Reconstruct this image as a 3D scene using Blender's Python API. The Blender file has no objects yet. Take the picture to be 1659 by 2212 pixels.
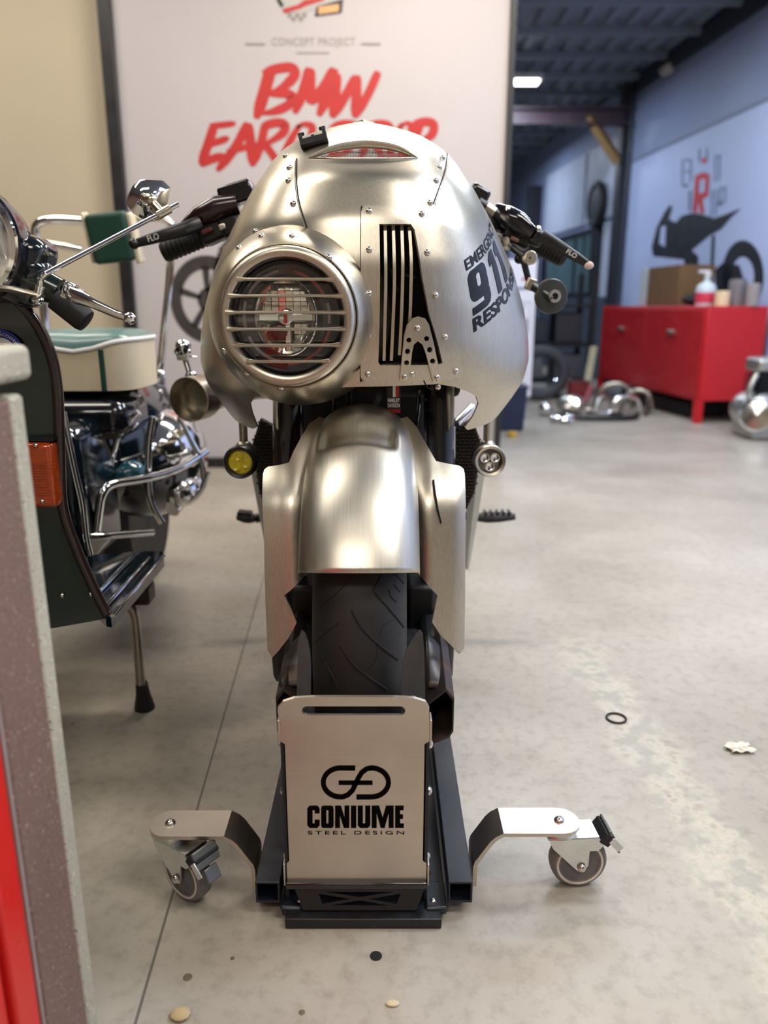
import bpy, bmesh, math, random
import numpy as np
from mathutils import Vector, Matrix
from mathutils.geometry import delaunay_2d_cdt
R = math.radians
sc = bpy.context.scene
C = sc.collection
random.seed(7)

# ------------------------------------------------------------------ camera
FPX, CX, CY = 1660.0, 829.5, 1106.0
PITCH, CAMH = R(15.0), 0.80
cam = bpy.data.cameras.new('camera'); camo = bpy.data.objects.new('camera', cam); C.objects.link(camo)
cam.sensor_fit = 'VERTICAL'; cam.lens = 26.0; cam.sensor_height = 26.0 / FPX * 2212.0; cam.sensor_width = 26.0 / FPX * 1659.0
camo.location = (0, 0, CAMH); camo.rotation_euler = (R(90) - PITCH, 0, 0)
cam.clip_start = 0.02; cam.clip_end = 60
cam.dof.use_dof = True; cam.dof.focus_distance = 1.10; cam.dof.aperture_fstop = 2.7
sc.camera = camo
# ------------------------------------------------------------------ view, world, lamps
sc.view_settings.view_transform = 'Standard'; sc.view_settings.look = 'None'
sc.view_settings.exposure = -0.33; sc.view_settings.gamma = 1.0; sc.view_settings.use_curve_mapping = False
wd = bpy.data.worlds.new('world'); sc.world = wd; wd.use_nodes = True
bg = wd.node_tree.nodes['Background']; bg.inputs[0].default_value = (0.80, 0.88, 1.0, 1); bg.inputs[1].default_value = 0.10
def area_light(name, loc, target, sx, sy, power, col):
    l = bpy.data.lights.new(name, 'AREA'); l.shape = 'RECTANGLE'; l.size = sx; l.size_y = sy; l.energy = power; l.color = col
    o = bpy.data.objects.new(name, l); C.objects.link(o); o.location = loc
    d = Vector(target) - Vector(loc); o.rotation_euler = d.to_track_quat('-Z', 'Y').to_euler()
    return o
WARM, COOL, NEUT = (1.0, 0.88, 0.73), (0.70, 0.82, 1.0), (1.0, 0.93, 0.84)
# ceiling strip lamps, several of them unseen and added as fill (their fixtures are built further down)
LAMPS = [  # x, y, length x, width y, power, colour
    (0.25, 2.75, 1.3, 0.22, 66, WARM),
    (-1.3, 1.2, 1.3, 0.40, 12, WARM),
    (1.5, 0.2, 1.5, 0.55, 40, NEUT),
    (-0.4, -1.2, 1.5, 0.55, 24, WARM),
    (1.9, 1.7, 1.3, 0.40, 72, COOL),
    (1.5, 4.6, 1.3, 0.30, 66, COOL),
    (1.02, 7.8, 0.78, 0.14, 45, COOL),
    (-1.9, 2.9, 1.3, 0.26, 22, WARM),
    (1.1, 10.6, 0.78, 0.14, 50, COOL),
]
CEIL = 2.95
for i, (x, y, sx, sy, pw, col) in enumerate(LAMPS):
    area_light('lamp_light', (x, y, CEIL - 0.20), (x, y, 0), sx, sy, pw, col)

# ------------------------------------------------------------------ projection helpers (photo pixel + depth -> place)
_c, _s = math.cos(PITCH), math.sin(PITCH)
def ray(u, v):
    a = (u - CX) / FPX; b = (v - CY) / FPX
    return Vector((a, _c - b * _s, -_s - b * _c))
def P(u, v, Y):
    d = ray(u, v); t = Y / d.y
    return Vector((d.x * t, Y, CAMH + d.z * t))
def PZ(u, v, z):
    d = ray(u, v); t = (z - CAMH) / d.z
    return Vector((d.x * t, d.y * t, z))
def PX(u, v, x):
    d = ray(u, v); t = x / d.x
    return Vector((x, d.y * t, CAMH + d.z * t))
def plane_hit(u, v, p0, n):
    d = ray(u, v); o = Vector((0, 0, CAMH)); t = (Vector(p0) - o).dot(n) / d.dot(n)
    return o + d * t
def m_per_px(u, v, Y):
    return (Y / ray(u, v).y) / FPX
def march(u, v, inside, y0, y1, n=300):
    lo = None
    for i in range(n + 1):
        Y = y0 + (y1 - y0) * i / n
        if inside(P(u, v, Y)):
            if lo is None: return P(u, v, Y)
            a, b = lo, Y
            for _ in range(18):
                m = (a + b) / 2
                if inside(P(u, v, m)): b = m
                else: a = m
            return P(u, v, b)
        lo = Y
    return None
def smooth_table(xs, ys):
    xs = np.array(xs, float); ys = np.array(ys, float); o = np.argsort(xs); xs = xs[o]; ys = ys[o]
    g = np.linspace(xs[0], xs[-1], 400); y = np.interp(g, xs, ys)
    k = 13; ker = np.hanning(k + 2)[1:-1]; ker /= ker.sum()
    yp = np.concatenate([2 * y[0] - y[k // 2:0:-1], y, 2 * y[-1] - y[-2:-k // 2 - 1:-1]])
    y2 = np.convolve(yp, ker, 'valid')
    return lambda q: float(np.interp(q, g, y2))

# ------------------------------------------------------------------ materials
MATS = {}
def mat(name, col, rough=0.5, metal=0.0, var=0.08, scale=12.0, bump=0.0, bscale=60.0, brushed=None, rvar=0.08, streak=0.10,
        trans=0.0, coat=0.0, emit=None, estr=0.0, spec=0.5, col2=None, mixpos=(0.45, 0.6), alpha=1.0, stretch=(1, 1, 1), sheen=0.0):
    m = bpy.data.materials.new(name); m.use_nodes = True; nt = m.node_tree; N = nt.nodes; L = nt.links
    b = N['Principled BSDF']; b.inputs['Metallic'].default_value = metal
    b.inputs['Specular IOR Level'].default_value = spec
    b.inputs['Transmission Weight'].default_value = trans; b.inputs['Coat Weight'].default_value = coat
    b.inputs['Coat Roughness'].default_value = 0.08; b.inputs['Alpha'].default_value = alpha
    if sheen: b.inputs['Sheen Weight'].default_value = sheen
    tc = N.new('ShaderNodeTexCoord'); mp = N.new('ShaderNodeMapping'); L.new(tc.outputs['Object'], mp.inputs[0])
    mp.inputs['Scale'].default_value = stretch
    nz = N.new('ShaderNodeTexNoise'); nz.inputs['Scale'].default_value = scale; nz.inputs['Detail'].default_value = 6
    L.new(mp.outputs[0], nz.inputs['Vector'])
    rp = N.new('ShaderNodeValToRGB'); L.new(nz.outputs['Fac'], rp.inputs[0])
    c = Vector(col); a = c * (1 - var); d = c * (1 + var)
    if col2 is not None: a, d = c, Vector(col2)
    rp.color_ramp.elements[0].position = 0.3 if col2 is None else mixpos[0]; rp.color_ramp.elements[1].position = 0.7 if col2 is None else mixpos[1]
    rp.color_ramp.elements[0].color = (*[min(1, max(0, q)) for q in a], 1); rp.color_ramp.elements[1].color = (*[min(1, max(0, q)) for q in d], 1)
    L.new(rp.outputs[0], b.inputs['Base Color'])
    src = nz
    if brushed:
        m2 = N.new('ShaderNodeMapping'); L.new(tc.outputs['Object'], m2.inputs[0]); m2.inputs['Scale'].default_value = brushed
        src = N.new('ShaderNodeTexNoise'); src.inputs['Scale'].default_value = 1.0; src.inputs['Detail'].default_value = 3; L.new(m2.outputs[0], src.inputs['Vector'])
    if brushed:
        sm = N.new('ShaderNodeMapRange'); L.new(src.outputs['Fac'], sm.inputs['Value']); sm.inputs['From Min'].default_value = 0.3; sm.inputs['From Max'].default_value = 0.7
        sm.inputs['To Min'].default_value = 1 - streak * 1.2; sm.inputs['To Max'].default_value = 1 + streak * 0.6
        vm = N.new('ShaderNodeMix'); vm.data_type = 'RGBA'; vm.blend_type = 'MULTIPLY'; vm.inputs['Factor'].default_value = 1.0; vm.clamp_result = False
        L.new(rp.outputs[0], vm.inputs[6]); L.new(sm.outputs[0], vm.inputs[7]); L.new(vm.outputs[2], b.inputs['Base Color'])
    mr = N.new('ShaderNodeMapRange'); L.new(src.outputs['Fac'], mr.inputs['Value'])
    mr.inputs['From Min'].default_value = 0.3; mr.inputs['From Max'].default_value = 0.7
    mr.inputs['To Min'].default_value = max(0, rough - rvar); mr.inputs['To Max'].default_value = min(1, rough + rvar)
    L.new(mr.outputs[0], b.inputs['Roughness'])
    if bump:
        bp = N.new('ShaderNodeBump'); bp.inputs['Strength'].default_value = bump if bump else 0.06; bp.inputs['Distance'].default_value = 0.002
        if brushed: L.new(src.outputs['Fac'], bp.inputs['Height'])
        else:
            n2 = N.new('ShaderNodeTexNoise'); n2.inputs['Scale'].default_value = bscale; n2.inputs['Detail'].default_value = 5
            L.new(mp.outputs[0], n2.inputs['Vector']); L.new(n2.outputs['Fac'], bp.inputs['Height'])
        L.new(bp.outputs[0], b.inputs['Normal'])
    if emit is not None:
        b.inputs['Emission Color'].default_value = (*emit, 1); b.inputs['Emission Strength'].default_value = estr
    MATS[name] = m
    return m
def srgb(r, g, b):
    f = lambda q: (q / 255 / 12.92) if q / 255 <= 0.04045 else ((q / 255 + 0.055) / 1.055) ** 2.4
    return (f(r), f(g), f(b))
ALU = mat('brushed_aluminium', (0.585, 0.535, 0.44), 0.32, 1, var=0.04, scale=5, brushed=(600, 600, 12), bump=0.003, rvar=0.012)
ALU_FENDER = mat('brushed_aluminium_fender', (0.585, 0.55, 0.475), 0.37, 1, var=0.04, scale=5, brushed=(900, 18, 18), bump=0.002, rvar=0.010)
ALU_SOFT = mat('satin_aluminium', (0.60, 0.55, 0.46), 0.36, 1, var=0.05, scale=9, brushed=(600, 600, 14), bump=0.003, rvar=0.012)
STEEL = mat('stainless_plate', (0.58, 0.52, 0.44), 0.36, 1, var=0.07, scale=14, brushed=(12, 500, 600), bump=0.003, rvar=0.012, streak=0.03)
RIVET = mat('rivet_steel', (0.66, 0.62, 0.57), 0.24, 1, var=0.1, scale=40)
CHROME = mat('chrome', (0.86, 0.86, 0.86), 0.07, 1, var=0.03, scale=10, rvar=0.03)
POLISHED = mat('polished_aluminium', (0.80, 0.80, 0.79), 0.13, 1, var=0.04, scale=8, rvar=0.05)
ZINC = mat('zinc_plated_steel', (0.70, 0.72, 0.70), 0.30, 1, var=0.10, scale=30)
DULL = mat('dull_pipe_steel', (0.42, 0.38, 0.31), 0.36, 1, var=0.2, scale=25)
RAWSTEEL = mat('raw_dark_steel', (0.035, 0.028, 0.025), 0.42, 0.3, var=0.4, scale=35, col2=(0.09, 0.045, 0.028), mixpos=(0.5, 0.75))
BLACK = mat('black_powder_coat', (0.006, 0.0065, 0.008), 0.38, 0, var=0.2, scale=60)
BLACKGLOSS = mat('gloss_black', (0.006, 0.006, 0.009), 0.12, 0, var=0.2, scale=30, coat=0.4, rvar=0.04)
BLACKMATT = mat('matt_black', (0.007, 0.007, 0.008), 0.65, 0, var=0.3, scale=50)
BLUEBLACK = mat('blue_black_paint', (0.007, 0.010, 0.017), 0.36, 0, var=0.2, scale=40)
GREYPLATE = mat('dark_grey_plate', (0.045, 0.047, 0.05), 0.5, 0, var=0.15, scale=60, bump=0.1, bscale=300)
RUBBER = mat('tyre_rubber', (0.010, 0.010, 0.0105), 0.58, 0, var=0.15, scale=30, bump=0.08, bscale=220)
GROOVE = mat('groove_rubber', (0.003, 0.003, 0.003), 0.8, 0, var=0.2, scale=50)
PRINT = mat('black_print', (0.008, 0.008, 0.010), 0.28, 0, var=0.1, scale=30)
WHITEPRINT = mat('white_print', (0.75, 0.74, 0.72), 0.5, 0, var=0.03)
REDPRINT = mat('red_print', srgb(176, 36, 34), 0.5, 0, var=0.06, scale=20)
GLASS = mat('clear_glass', (0.96, 0.96, 0.96), 0.03, 0, var=0.01, trans=1.0, rvar=0.01)
YELLOWLENS = mat('yellow_lens', (0.78, 0.62, 0.02), 0.12, 0, var=0.2, scale=160, coat=0.6)
# ------------------------------------------------------------------ mesh builder
class MB:
    def __init__(s): s.v = []; s.f = []
    def add(s, vs, fs):
        n = len(s.v); s.v += [Vector(q) for q in vs]; s.f += [tuple(i + n for i in f) for f in fs]; return s
    def box(s, c, size, rot=None, taper=1.0):
        c = Vector(c); hx, hy, hz = [q / 2 for q in size]; vs = []
        for z in (-hz, hz):
            k = taper if z > 0 else 1.0
            for x, y in ((-hx, -hy), (hx, -hy), (hx, hy), (-hx, hy)):
                q = Vector((x * k, y * k, z))
                if rot is not None: q = rot @ q
                vs.append(c + q)
        return s.add(vs, [(3, 2, 1, 0), (4, 5, 6, 7), (0, 1, 5, 4), (1, 2, 6, 5), (2, 3, 7, 6), (3, 0, 4, 7)])
    def tube(s, pts, r, seg=12, closed=False, caps=True, flat=None):
        pts = [Vector(p) for p in pts]; n = len(pts); rs = r if isinstance(r, (list, tuple)) else [r] * n
        ups = None; rings = []
        for i, p in enumerate(pts):
            if closed: t = (pts[(i + 1) % n] - pts[i - 1])
            else: t = pts[min(i + 1, n - 1)] - pts[max(i - 1, 0)]
            t.normalize()
            if ups is None:
                ups = Vector((0, 0, 1)) if abs(t.z) < 0.9 else Vector((0, 1, 0))
            a = ups - t * ups.dot(t)
            if a.length < 1e-5: a = t.orthogonal()
            a.normalize(); b = t.cross(a); ups = a
            fa, fb = (1, 1) if flat is None else flat
            rings.append([p + (a * math.cos(q) * fa + b * math.sin(q) * fb) * rs[i] for q in [2 * math.pi * k / seg for k in range(seg)]])
        vs = [q for rg in rings for q in rg]; fs = []
        m = n if closed else n - 1
        for i in range(m):
            j = (i + 1) % n
            for k in range(seg):
                k2 = (k + 1) % seg; fs.append((i * seg + k, i * seg + k2, j * seg + k2, j * seg + k))
        if caps and not closed:
            fs.append(tuple(range(seg - 1, -1, -1))); fs.append(tuple((n - 1) * seg + k for k in range(seg)))
        return s.add(vs, fs)
    def lathe(s, prof, origin, axis, seg=32, a0=0, a1=360, up=None, capends=False, sx=1.0, sy=1.0):
        # prof: list of (radius, distance along axis)
        ax = Vector(axis).normalized(); u = Vector(up) if up is not None else ax.orthogonal(); u = (u - ax * u.dot(ax)).normalized(); w = ax.cross(u)
        full = abs(a1 - a0) >= 359.9; n = seg if full else seg + 1; o = Vector(origin); vs = []
        for r, h in prof:
            for k in range(n):
                q = R(a0 + (a1 - a0) * k / seg); vs.append(o + ax * h + (u * math.cos(q) * sx + w * math.sin(q) * sy) * r)
        fs = []
        for i in range(len(prof) - 1):
            for k in range(seg):
                k2 = (k + 1) % n if full else k + 1
                fs.append((i * n + k, i * n + k2, (i + 1) * n + k2, (i + 1) * n + k))
        if capends:
            fs.append(tuple(range(n - 1, -1, -1))); fs.append(tuple((len(prof) - 1) * n + k for k in range(n)))
        return s.add(vs, fs)
    def ball(s, c, r, seg=14, rings=9, sc_=(1, 1, 1), rot=None):
        vs = []; fs = []; c = Vector(c)
        for i in range(rings + 1):
            a = math.pi * i / rings
            for k in range(seg):
                b = 2 * math.pi * k / seg
                q = Vector((math.sin(a) * math.cos(b) * r * sc_[0], math.sin(a) * math.sin(b) * r * sc_[1], math.cos(a) * r * sc_[2]))
                vs.append(c + (rot @ q if rot is not None else q))
        for i in range(rings):
            for k in range(seg):
                k2 = (k + 1) % seg; fs.append((i * seg + k, (i + 1) * seg + k, (i + 1) * seg + k2, i * seg + k2))
        return s.add(vs, fs)
    def sheet(s, outline, holes, fmap, res, th=0.0, grid=True, nrm=None):
        """Flat region with holes (2-D) tessellated, mapped to space by fmap(a,b) and thickened away from the outside."""
        loops = [outline] + list(holes); pts = []; edges = []
        for lp in loops:
            d = []
            for i in range(len(lp)):
                a = Vector(lp[i]); b = Vector(lp[(i + 1) % len(lp)]); k = max(1, int((b - a).length / res + 0.5))
                for j in range(k): d.append(a.lerp(b, j / k))
            n = len(pts); pts += d; edges += [(n + i, n + (i + 1) % len(d)) for i in range(len(d))]
        nb = len(pts)
        def inside(x, y):
            c = False
            for lp in loops:
                for i in range(len(lp)):
                    x1, y1 = lp[i]; x2, y2 = lp[(i + 1) % len(lp)]
                    if (y1 > y) != (y2 > y) and x < (x2 - x1) * (y - y1) / (y2 - y1) + x1: c = not c
            return c
        if grid:
            xs = [p[0] for p in outline]; ys = [p[1] for p in outline]
            bp = np.array([(p.x, p.y) for p in pts])
            x = min(xs) + res * 0.5; row = 0
            while x < max(xs):
                y = min(ys) + res * (0.25 if row % 2 else 0.75)
                while y < max(ys):
                    if inside(x, y) and (((bp - (x, y)) ** 2).sum(1).min() > (0.45 * res) ** 2): pts.append(Vector((x, y)))
                    y += res
                x += res * 0.9; row += 1
        vo, eo, fo, _, _, _ = delaunay_2d_cdt([Vector(p) for p in pts], edges, [], 0, 1e-7)
        fs = []
        for f in fo:
            cx = sum(vo[i].x for i in f) / len(f); cy = sum(vo[i].y for i in f) / len(f)
            if inside(cx, cy): fs.append(tuple(f))
        front = [Vector(fmap(p.x, p.y)) for p in vo]
        # orientation: make the first side face the camera side (-Y) unless a normal is given
        ref = Vector(nrm) if nrm is not None else Vector((0, -1, 0))
        tot = Vector((0, 0, 0))
        for f in fs[:400]: tot += (front[f[1]] - front[f[0]]).cross(front[f[2]] - front[f[0]])
        if tot.dot(ref) < 0: fs = [f[::-1] for f in fs]
        if th <= 0: return s.add(front, fs)
        ns = [Vector((0, 0, 0)) for _ in front]
        for f in fs:
            q = (front[f[1]] - front[f[0]]).cross(front[f[2]] - front[f[0]])
            for i in f: ns[i] += q
        back = [p - n.normalized() * th if n.length > 0 else p for p, n in zip(front, ns)]
        m = len(front); cnt = {}
        for f in fs:
            for i in range(len(f)): cnt[(f[i], f[(i + 1) % len(f)])] = 1
        side = [(a, b) for (a, b) in cnt if (b, a) not in cnt]
        vs = front + back; F = list(fs) + [tuple(i + m for i in f[::-1]) for f in fs]
        # side walls with their own vertices so the edge stays crisp
        for a, b in side:
            k = len(vs); vs += [front[a], front[b], back[b], back[a]]; F.append((k, k + 3, k + 2, k + 1))
        return s.add(vs, F)
    def grid(s, fn, nu, nv, closed_u=False):
        vs = [fn(i / (nu - (0 if closed_u else 1)), j / (nv - 1)) for j in range(nv) for i in range(nu)]; fs = []
        for j in range(nv - 1):
            for i in range(nu if closed_u else nu - 1):
                i2 = (i + 1) % nu; fs.append((j * nu + i, j * nu + i2, (j + 1) * nu + i2, (j + 1) * nu + i))
        return s.add(vs, fs)
    def mesh(s, name, smooth=True, angle=38):
        me = bpy.data.meshes.new(name); me.from_pydata([tuple(q) for q in s.v], [], s.f)
        if smooth:
            me.polygons.foreach_set('use_smooth', [True] * len(me.polygons))
            try: me.set_sharp_from_angle(angle=R(angle))
            except Exception: pass
        me.update(); return me
WORLD = {}
def wloc(o): return WORLD.get(o.name, Vector((0, 0, 0)))
def place(o, parent, loc):
    loc = Vector(loc); o.parent = parent
    o.location = loc - (wloc(parent) if parent else Vector((0, 0, 0))); WORLD[o.name] = loc
def tag(o, label=None, cat=None, group=None, kind=None):
    if label: o['label'] = label
    if cat: o['category'] = cat
    if group: o['group'] = group
    if kind: o['kind'] = kind
    return o
def thing(name, loc, label, cat, group=None, kind=None):
    o = bpy.data.objects.new(name, None); C.objects.link(o); o.empty_display_size = 0.05; place(o, None, loc)
    return tag(o, label, cat, group, kind)
def obj(name, mb, m, parent=None, smooth=True, bevel=0.0, angle=38, label=None, cat=None, group=None, kind=None, fixn=False, solid=0.0, segs=2):
    me = mb if isinstance(mb, bpy.types.Mesh) else mb.mesh(name, smooth, angle)
    if fixn:
        bm = bmesh.new(); bm.from_mesh(me); bmesh.ops.remove_doubles(bm, verts=bm.verts, dist=1e-6); bmesh.ops.recalc_face_normals(bm, faces=bm.faces); bm.to_mesh(me); bm.free()
        if smooth:
            me.polygons.foreach_set('use_smooth', [True] * len(me.polygons)); me.set_sharp_from_angle(angle=R(angle))
    o = bpy.data.objects.new(name, me); C.objects.link(o); place(o, parent, (0, 0, 0))
    if m is not None and len(me.materials) == 0: me.materials.append(m)
    if solid:
        md = o.modifiers.new('thick', 'SOLIDIFY'); md.thickness = solid; md.offset = -1
    if bevel:
        md = o.modifiers.new('bevel', 'BEVEL'); md.width = bevel; md.segments = segs; md.limit_method = 'ANGLE'; md.angle_limit = R(40)
    return tag(o, label, cat, group, kind)
def inst(name, me, parent, loc, rot=None, scale=None, label=None):
    o = bpy.data.objects.new(name, me); C.objects.link(o); place(o, parent, loc)
    if rot is not None: o.rotation_euler = rot
    if scale is not None: o.scale = scale if isinstance(scale, (tuple, list)) else (scale,) * 3
    if label: o['label'] = label
    return o
def arc(c, r, a0, a1, n):
    return [(c[0] + r * math.cos(R(a0 + (a1 - a0) * i / n)), c[1] + r * math.sin(R(a0 + (a1 - a0) * i / n))) for i in range(n + 1)]
def circle(c, r, n=20, ry=None):
    ry = ry or r
    return [(c[0] + r * math.cos(2 * math.pi * i / n), c[1] + ry * math.sin(2 * math.pi * i / n)) for i in range(n)]
def rrect(x0, y0, x1, y1, r, n=4):
    p = []
    for cx, cy, a in ((x1 - r, y1 - r, 0), (x0 + r, y1 - r, 90), (x0 + r, y0 + r, 180), (x1 - r, y0 + r, 270)): p += arc((cx, cy), r, a, a + 90, n)
    return p
def spline(pts, k=6, closed=False):
    pts = [Vector(p) for p in pts]; n = len(pts); out = []
    for i in range(n if closed else n - 1):
        p0 = pts[(i - 1) % n] if closed or i > 0 else pts[0]; p1 = pts[i]; p2 = pts[(i + 1) % n]
        p3 = pts[(i + 2) % n] if closed or i + 2 < n else pts[-1]
        for j in range(k):
            t = j / k; out.append(0.5 * ((2 * p1) + (p2 - p0) * t + (2 * p0 - 5 * p1 + 4 * p2 - p3) * t * t + (3 * p1 - p0 - 3 * p2 + p3) * t ** 3))
    if not closed: out.append(pts[-1])
    return out
def text2d(s, size=1.0, bold=0.0, shear=0.0, xscale=1.0, spacing=1.0):
    """Outline of lettering as 2-D triangles (x right, y up), height of a capital about 0.7 size."""
    cu = bpy.data.curves.new('lettering', 'FONT'); cu.body = s; cu.size = size; cu.offset = bold; cu.shear = shear; cu.space_character = spacing
    cu.resolution_u = 4; o = bpy.data.objects.new('lettering', cu); C.objects.link(o)
    dg = bpy.context.evaluated_depsgraph_get(); dg.update(); me = o.evaluated_get(dg).to_mesh()
    vs = [(q.co.x * xscale, q.co.y) for q in me.vertices]; fs = [tuple(p.vertices) for p in me.polygons]
    bpy.data.objects.remove(o); bpy.data.curves.remove(cu)
    if vs:
        x0 = min(q[0] for q in vs); x1 = max(q[0] for q in vs); y0 = min(q[1] for q in vs); y1 = max(q[1] for q in vs)
    else: x0 = x1 = y0 = y1 = 0
    return vs, fs, (x0, y0, x1, y1)
def letters(mb, s, fmap, w, h, bold=0.0, shear=0.0, spacing=1.0, sub=0, ref=(0, -1, 0)):
    """Lettering fitted to a w x h box, lower left corner at (0,0), mapped by fmap."""
    vs, fs, (x0, y0, x1, y1) = text2d(s, 1.0, bold, shear, 1.0, spacing)
    kx = w / (x1 - x0); ky = h / (y1 - y0)
    bm = bmesh.new(); bv = [bm.verts.new(((a - x0) * kx, (b - y0) * ky, 0)) for a, b in vs]
    for f in fs:
        try: bm.faces.new([bv[i] for i in f])
        except ValueError: pass
    bmesh.ops.triangulate(bm, faces=bm.faces)
    for _ in range(sub): bmesh.ops.subdivide_edges(bm, edges=bm.edges, cuts=1, use_grid_fill=True)
    bm.verts.index_update()
    V = [Vector(fmap(q.co.x, q.co.y)) for q in bm.verts]; F = [tuple(q.index for q in f.verts) for f in bm.faces]; bm.free()
    t = Vector((0, 0, 0))
    for f in F: t += (V[f[1]] - V[f[0]]).cross(V[f[2]] - V[f[0]])
    if t.dot(Vector(ref)) < 0: F = [f[::-1] for f in F]
    return mb.add(V, F)
def rivet_mesh(name, r, h, m, seg=12):
    mb = MB(); prof = [(r, 0)] + [(r * math.cos(R(a)), h * math.sin(R(a))) for a in (20, 45, 70)] + [(r * 0.02, h)]
    mb.lathe(prof, (0, 0, 0), (0, 0, 1), seg); me = mb.mesh(name); me.materials.append(m); return me
def nrot(n): return Vector(n).to_track_quat('Z', 'Y').to_euler()
RIV = rivet_mesh('rivet', 0.0048, 0.0038, RIVET)
BOLT = rivet_mesh('bolt', 0.0065, 0.005, RIVET)
# ================================================================== setting
def floor_material():
    m = bpy.data.materials.new('concrete_floor'); m.use_nodes = True; nt = m.node_tree; N = nt.nodes; L = nt.links; b = N['Principled BSDF']
    tc = N.new('ShaderNodeTexCoord')
    def noise(s, d=6, r=0.6):
        n = N.new('ShaderNodeTexNoise'); n.inputs['Scale'].default_value = s; n.inputs['Detail'].default_value = d; n.inputs['Roughness'].default_value = r; L.new(tc.outputs['Object'], n.inputs['Vector']); return n.outputs['Fac']
    def ramp(src, stops):
        r = N.new('ShaderNodeValToRGB'); L.new(src, r.inputs[0]); e = r.color_ramp.elements
        while len(e) < len(stops): e.new(0.5)
        for q, (p, c) in zip(e, stops): q.position = p; q.color = (*c, 1) if len(c) == 3 else c
        return r.outputs[0]
    def mix(f, a, c):
        x = N.new('ShaderNodeMix'); x.data_type = 'RGBA'
        if isinstance(f, float): x.inputs['Factor'].default_value = f
        else: L.new(f, x.inputs['Factor'])
        for k, q in ((6, a), (7, c)):
            if isinstance(q, tuple): x.inputs[k].default_value = (*q, 1)
            else: L.new(q, x.inputs[k])
        return x.outputs[2]
    def math_(op, a, c=None):
        x = N.new('ShaderNodeMath'); x.operation = op
        for k, q in ((0, a), (1, c)):
            if q is None: continue
            if isinstance(q, (int, float)): x.inputs[k].default_value = q
            else: L.new(q, x.inputs[k])
        return x.outputs[0]
    base = ramp(noise(1.3), [(0.30, srgb(142, 134, 121)), (0.55, srgb(166, 159, 147)), (0.75, srgb(180, 175, 165))])
    fine = ramp(noise(38, 8, 0.7), [(0.32, (0.70, 0.69, 0.67)), (0.52, (1, 1, 1)), (0.7, (1.0, 1.0, 1.0))])
    mx = N.new('ShaderNodeMix'); mx.data_type = 'RGBA'; mx.blend_type = 'MULTIPLY'; mx.inputs['Factor'].default_value = 0.75; L.new(base, mx.inputs[6]); L.new(fine, mx.inputs[7]); col = mx.outputs[2]
    sp = N.new('ShaderNodeSeparateXYZ'); L.new(tc.outputs['Object'], sp.inputs[0]); X, Y = sp.outputs[0], sp.outputs[1]
    wob = math_('MULTIPLY', math_('SUBTRACT', noise(9, 5), 0.5), 0.16)
    def line(p, q, hw, soft, rough=True):
        p = Vector(p[:2]); q = Vector(q[:2]); d = (q - p).normalized(); n = Vector((-d.y, d.x)); k = -n.dot(p)
        dist = math_('ABSOLUTE', math_('ADD', math_('ADD', math_('MULTIPLY', X, n.x), math_('MULTIPLY', Y, n.y)), k))
        if rough: dist = math_('ADD', dist, wob)
        r = N.new('ShaderNodeMapRange'); L.new(dist, r.inputs[0]); r.inputs[1].default_value = hw; r.inputs[2].default_value = hw + soft; r.inputs[3].default_value = 1; r.inputs[4].default_value = 0
        return r.outputs[0]
    # worn strip of old floor paint
    a, c = PZ(1235, 1375, 0), PZ(1655, 1990, 0); strip = line(a, c, 0.03, 0.04)
    ylim = N.new('ShaderNodeMapRange'); L.new(Y, ylim.inputs[0]); ylim.inputs[1].default_value = a.y - 0.05; ylim.inputs[2].default_value = a.y + 0.05; ylim.inputs[3].default_value = 1; ylim.inputs[4].default_value = 0
    strip = math_('MULTIPLY', strip, ylim.outputs[0])
    col = mix(math_('MULTIPLY', strip, 0.5), col, ramp(noise(22, 6), [(0.42, srgb(146, 148, 134)), (0.56, srgb(196, 190, 172)), (0.66, srgb(160, 148, 126))]))
    joint = line(PZ(497, 1500, 0), PZ(292, 2212, 0), 0.0012, 0.0012, False)
    col = mix(math_('MULTIPLY', joint, 0.8), col, (0.06, 0.05, 0.045))
    pits = N.new('ShaderNodeTexVoronoi'); pits.inputs['Scale'].default_value = 5.5; L.new(tc.outputs['Object'], pits.inputs['Vector'])
    pm_ = N.new('ShaderNodeMapRange'); L.new(pits.outputs['Distance'], pm_.inputs[0]); pm_.inputs[1].default_value = 0.016; pm_.inputs[2].default_value = 0.03; pm_.inputs[3].default_value = 1; pm_.inputs[4].default_value = 0
    col = mix(math_('MULTIPLY', pm_.outputs[0], 0.6), col, (0.12, 0.10, 0.08))
    stain = ramp(noise(0.8, 4), [(0.52, (0, 0, 0)), (0.72, (1, 1, 1))]); col = mix(math_('MULTIPLY', stain, 0.22), col, srgb(138, 122, 100))
    L.new(col, b.inputs['Base Color'])
    rg = N.new('ShaderNodeMapRange'); L.new(noise(3.5, 5), rg.inputs[0]); rg.inputs[1].default_value = 0.3; rg.inputs[2].default_value = 0.7; rg.inputs[3].default_value = 0.30; rg.inputs[4].default_value = 0.52; L.new(rg.outputs[0], b.inputs['Roughness'])
    bp = N.new('ShaderNodeBump'); bp.inputs['Strength'].default_value = 0.10; bp.inputs['Distance'].default_value = 0.003; L.new(noise(70, 8, 0.75), bp.inputs['Height']); L.new(bp.outputs[0], b.inputs['Normal'])
    return m
fl_mb = MB(); fl_mb.box((0, 5.5, -0.04), (11, 19, 0.08)); floor = obj('floor', fl_mb, floor_material(), smooth=False, kind='structure')
q = PZ(812, 2065, 0); obj('drain_hole', MB().lathe([(0.0001, 0.0006), (0.0075, 0.0006), (0.008, 0.0)], q, (0, 0, 1), 20), GROOVE, floor)
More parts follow.
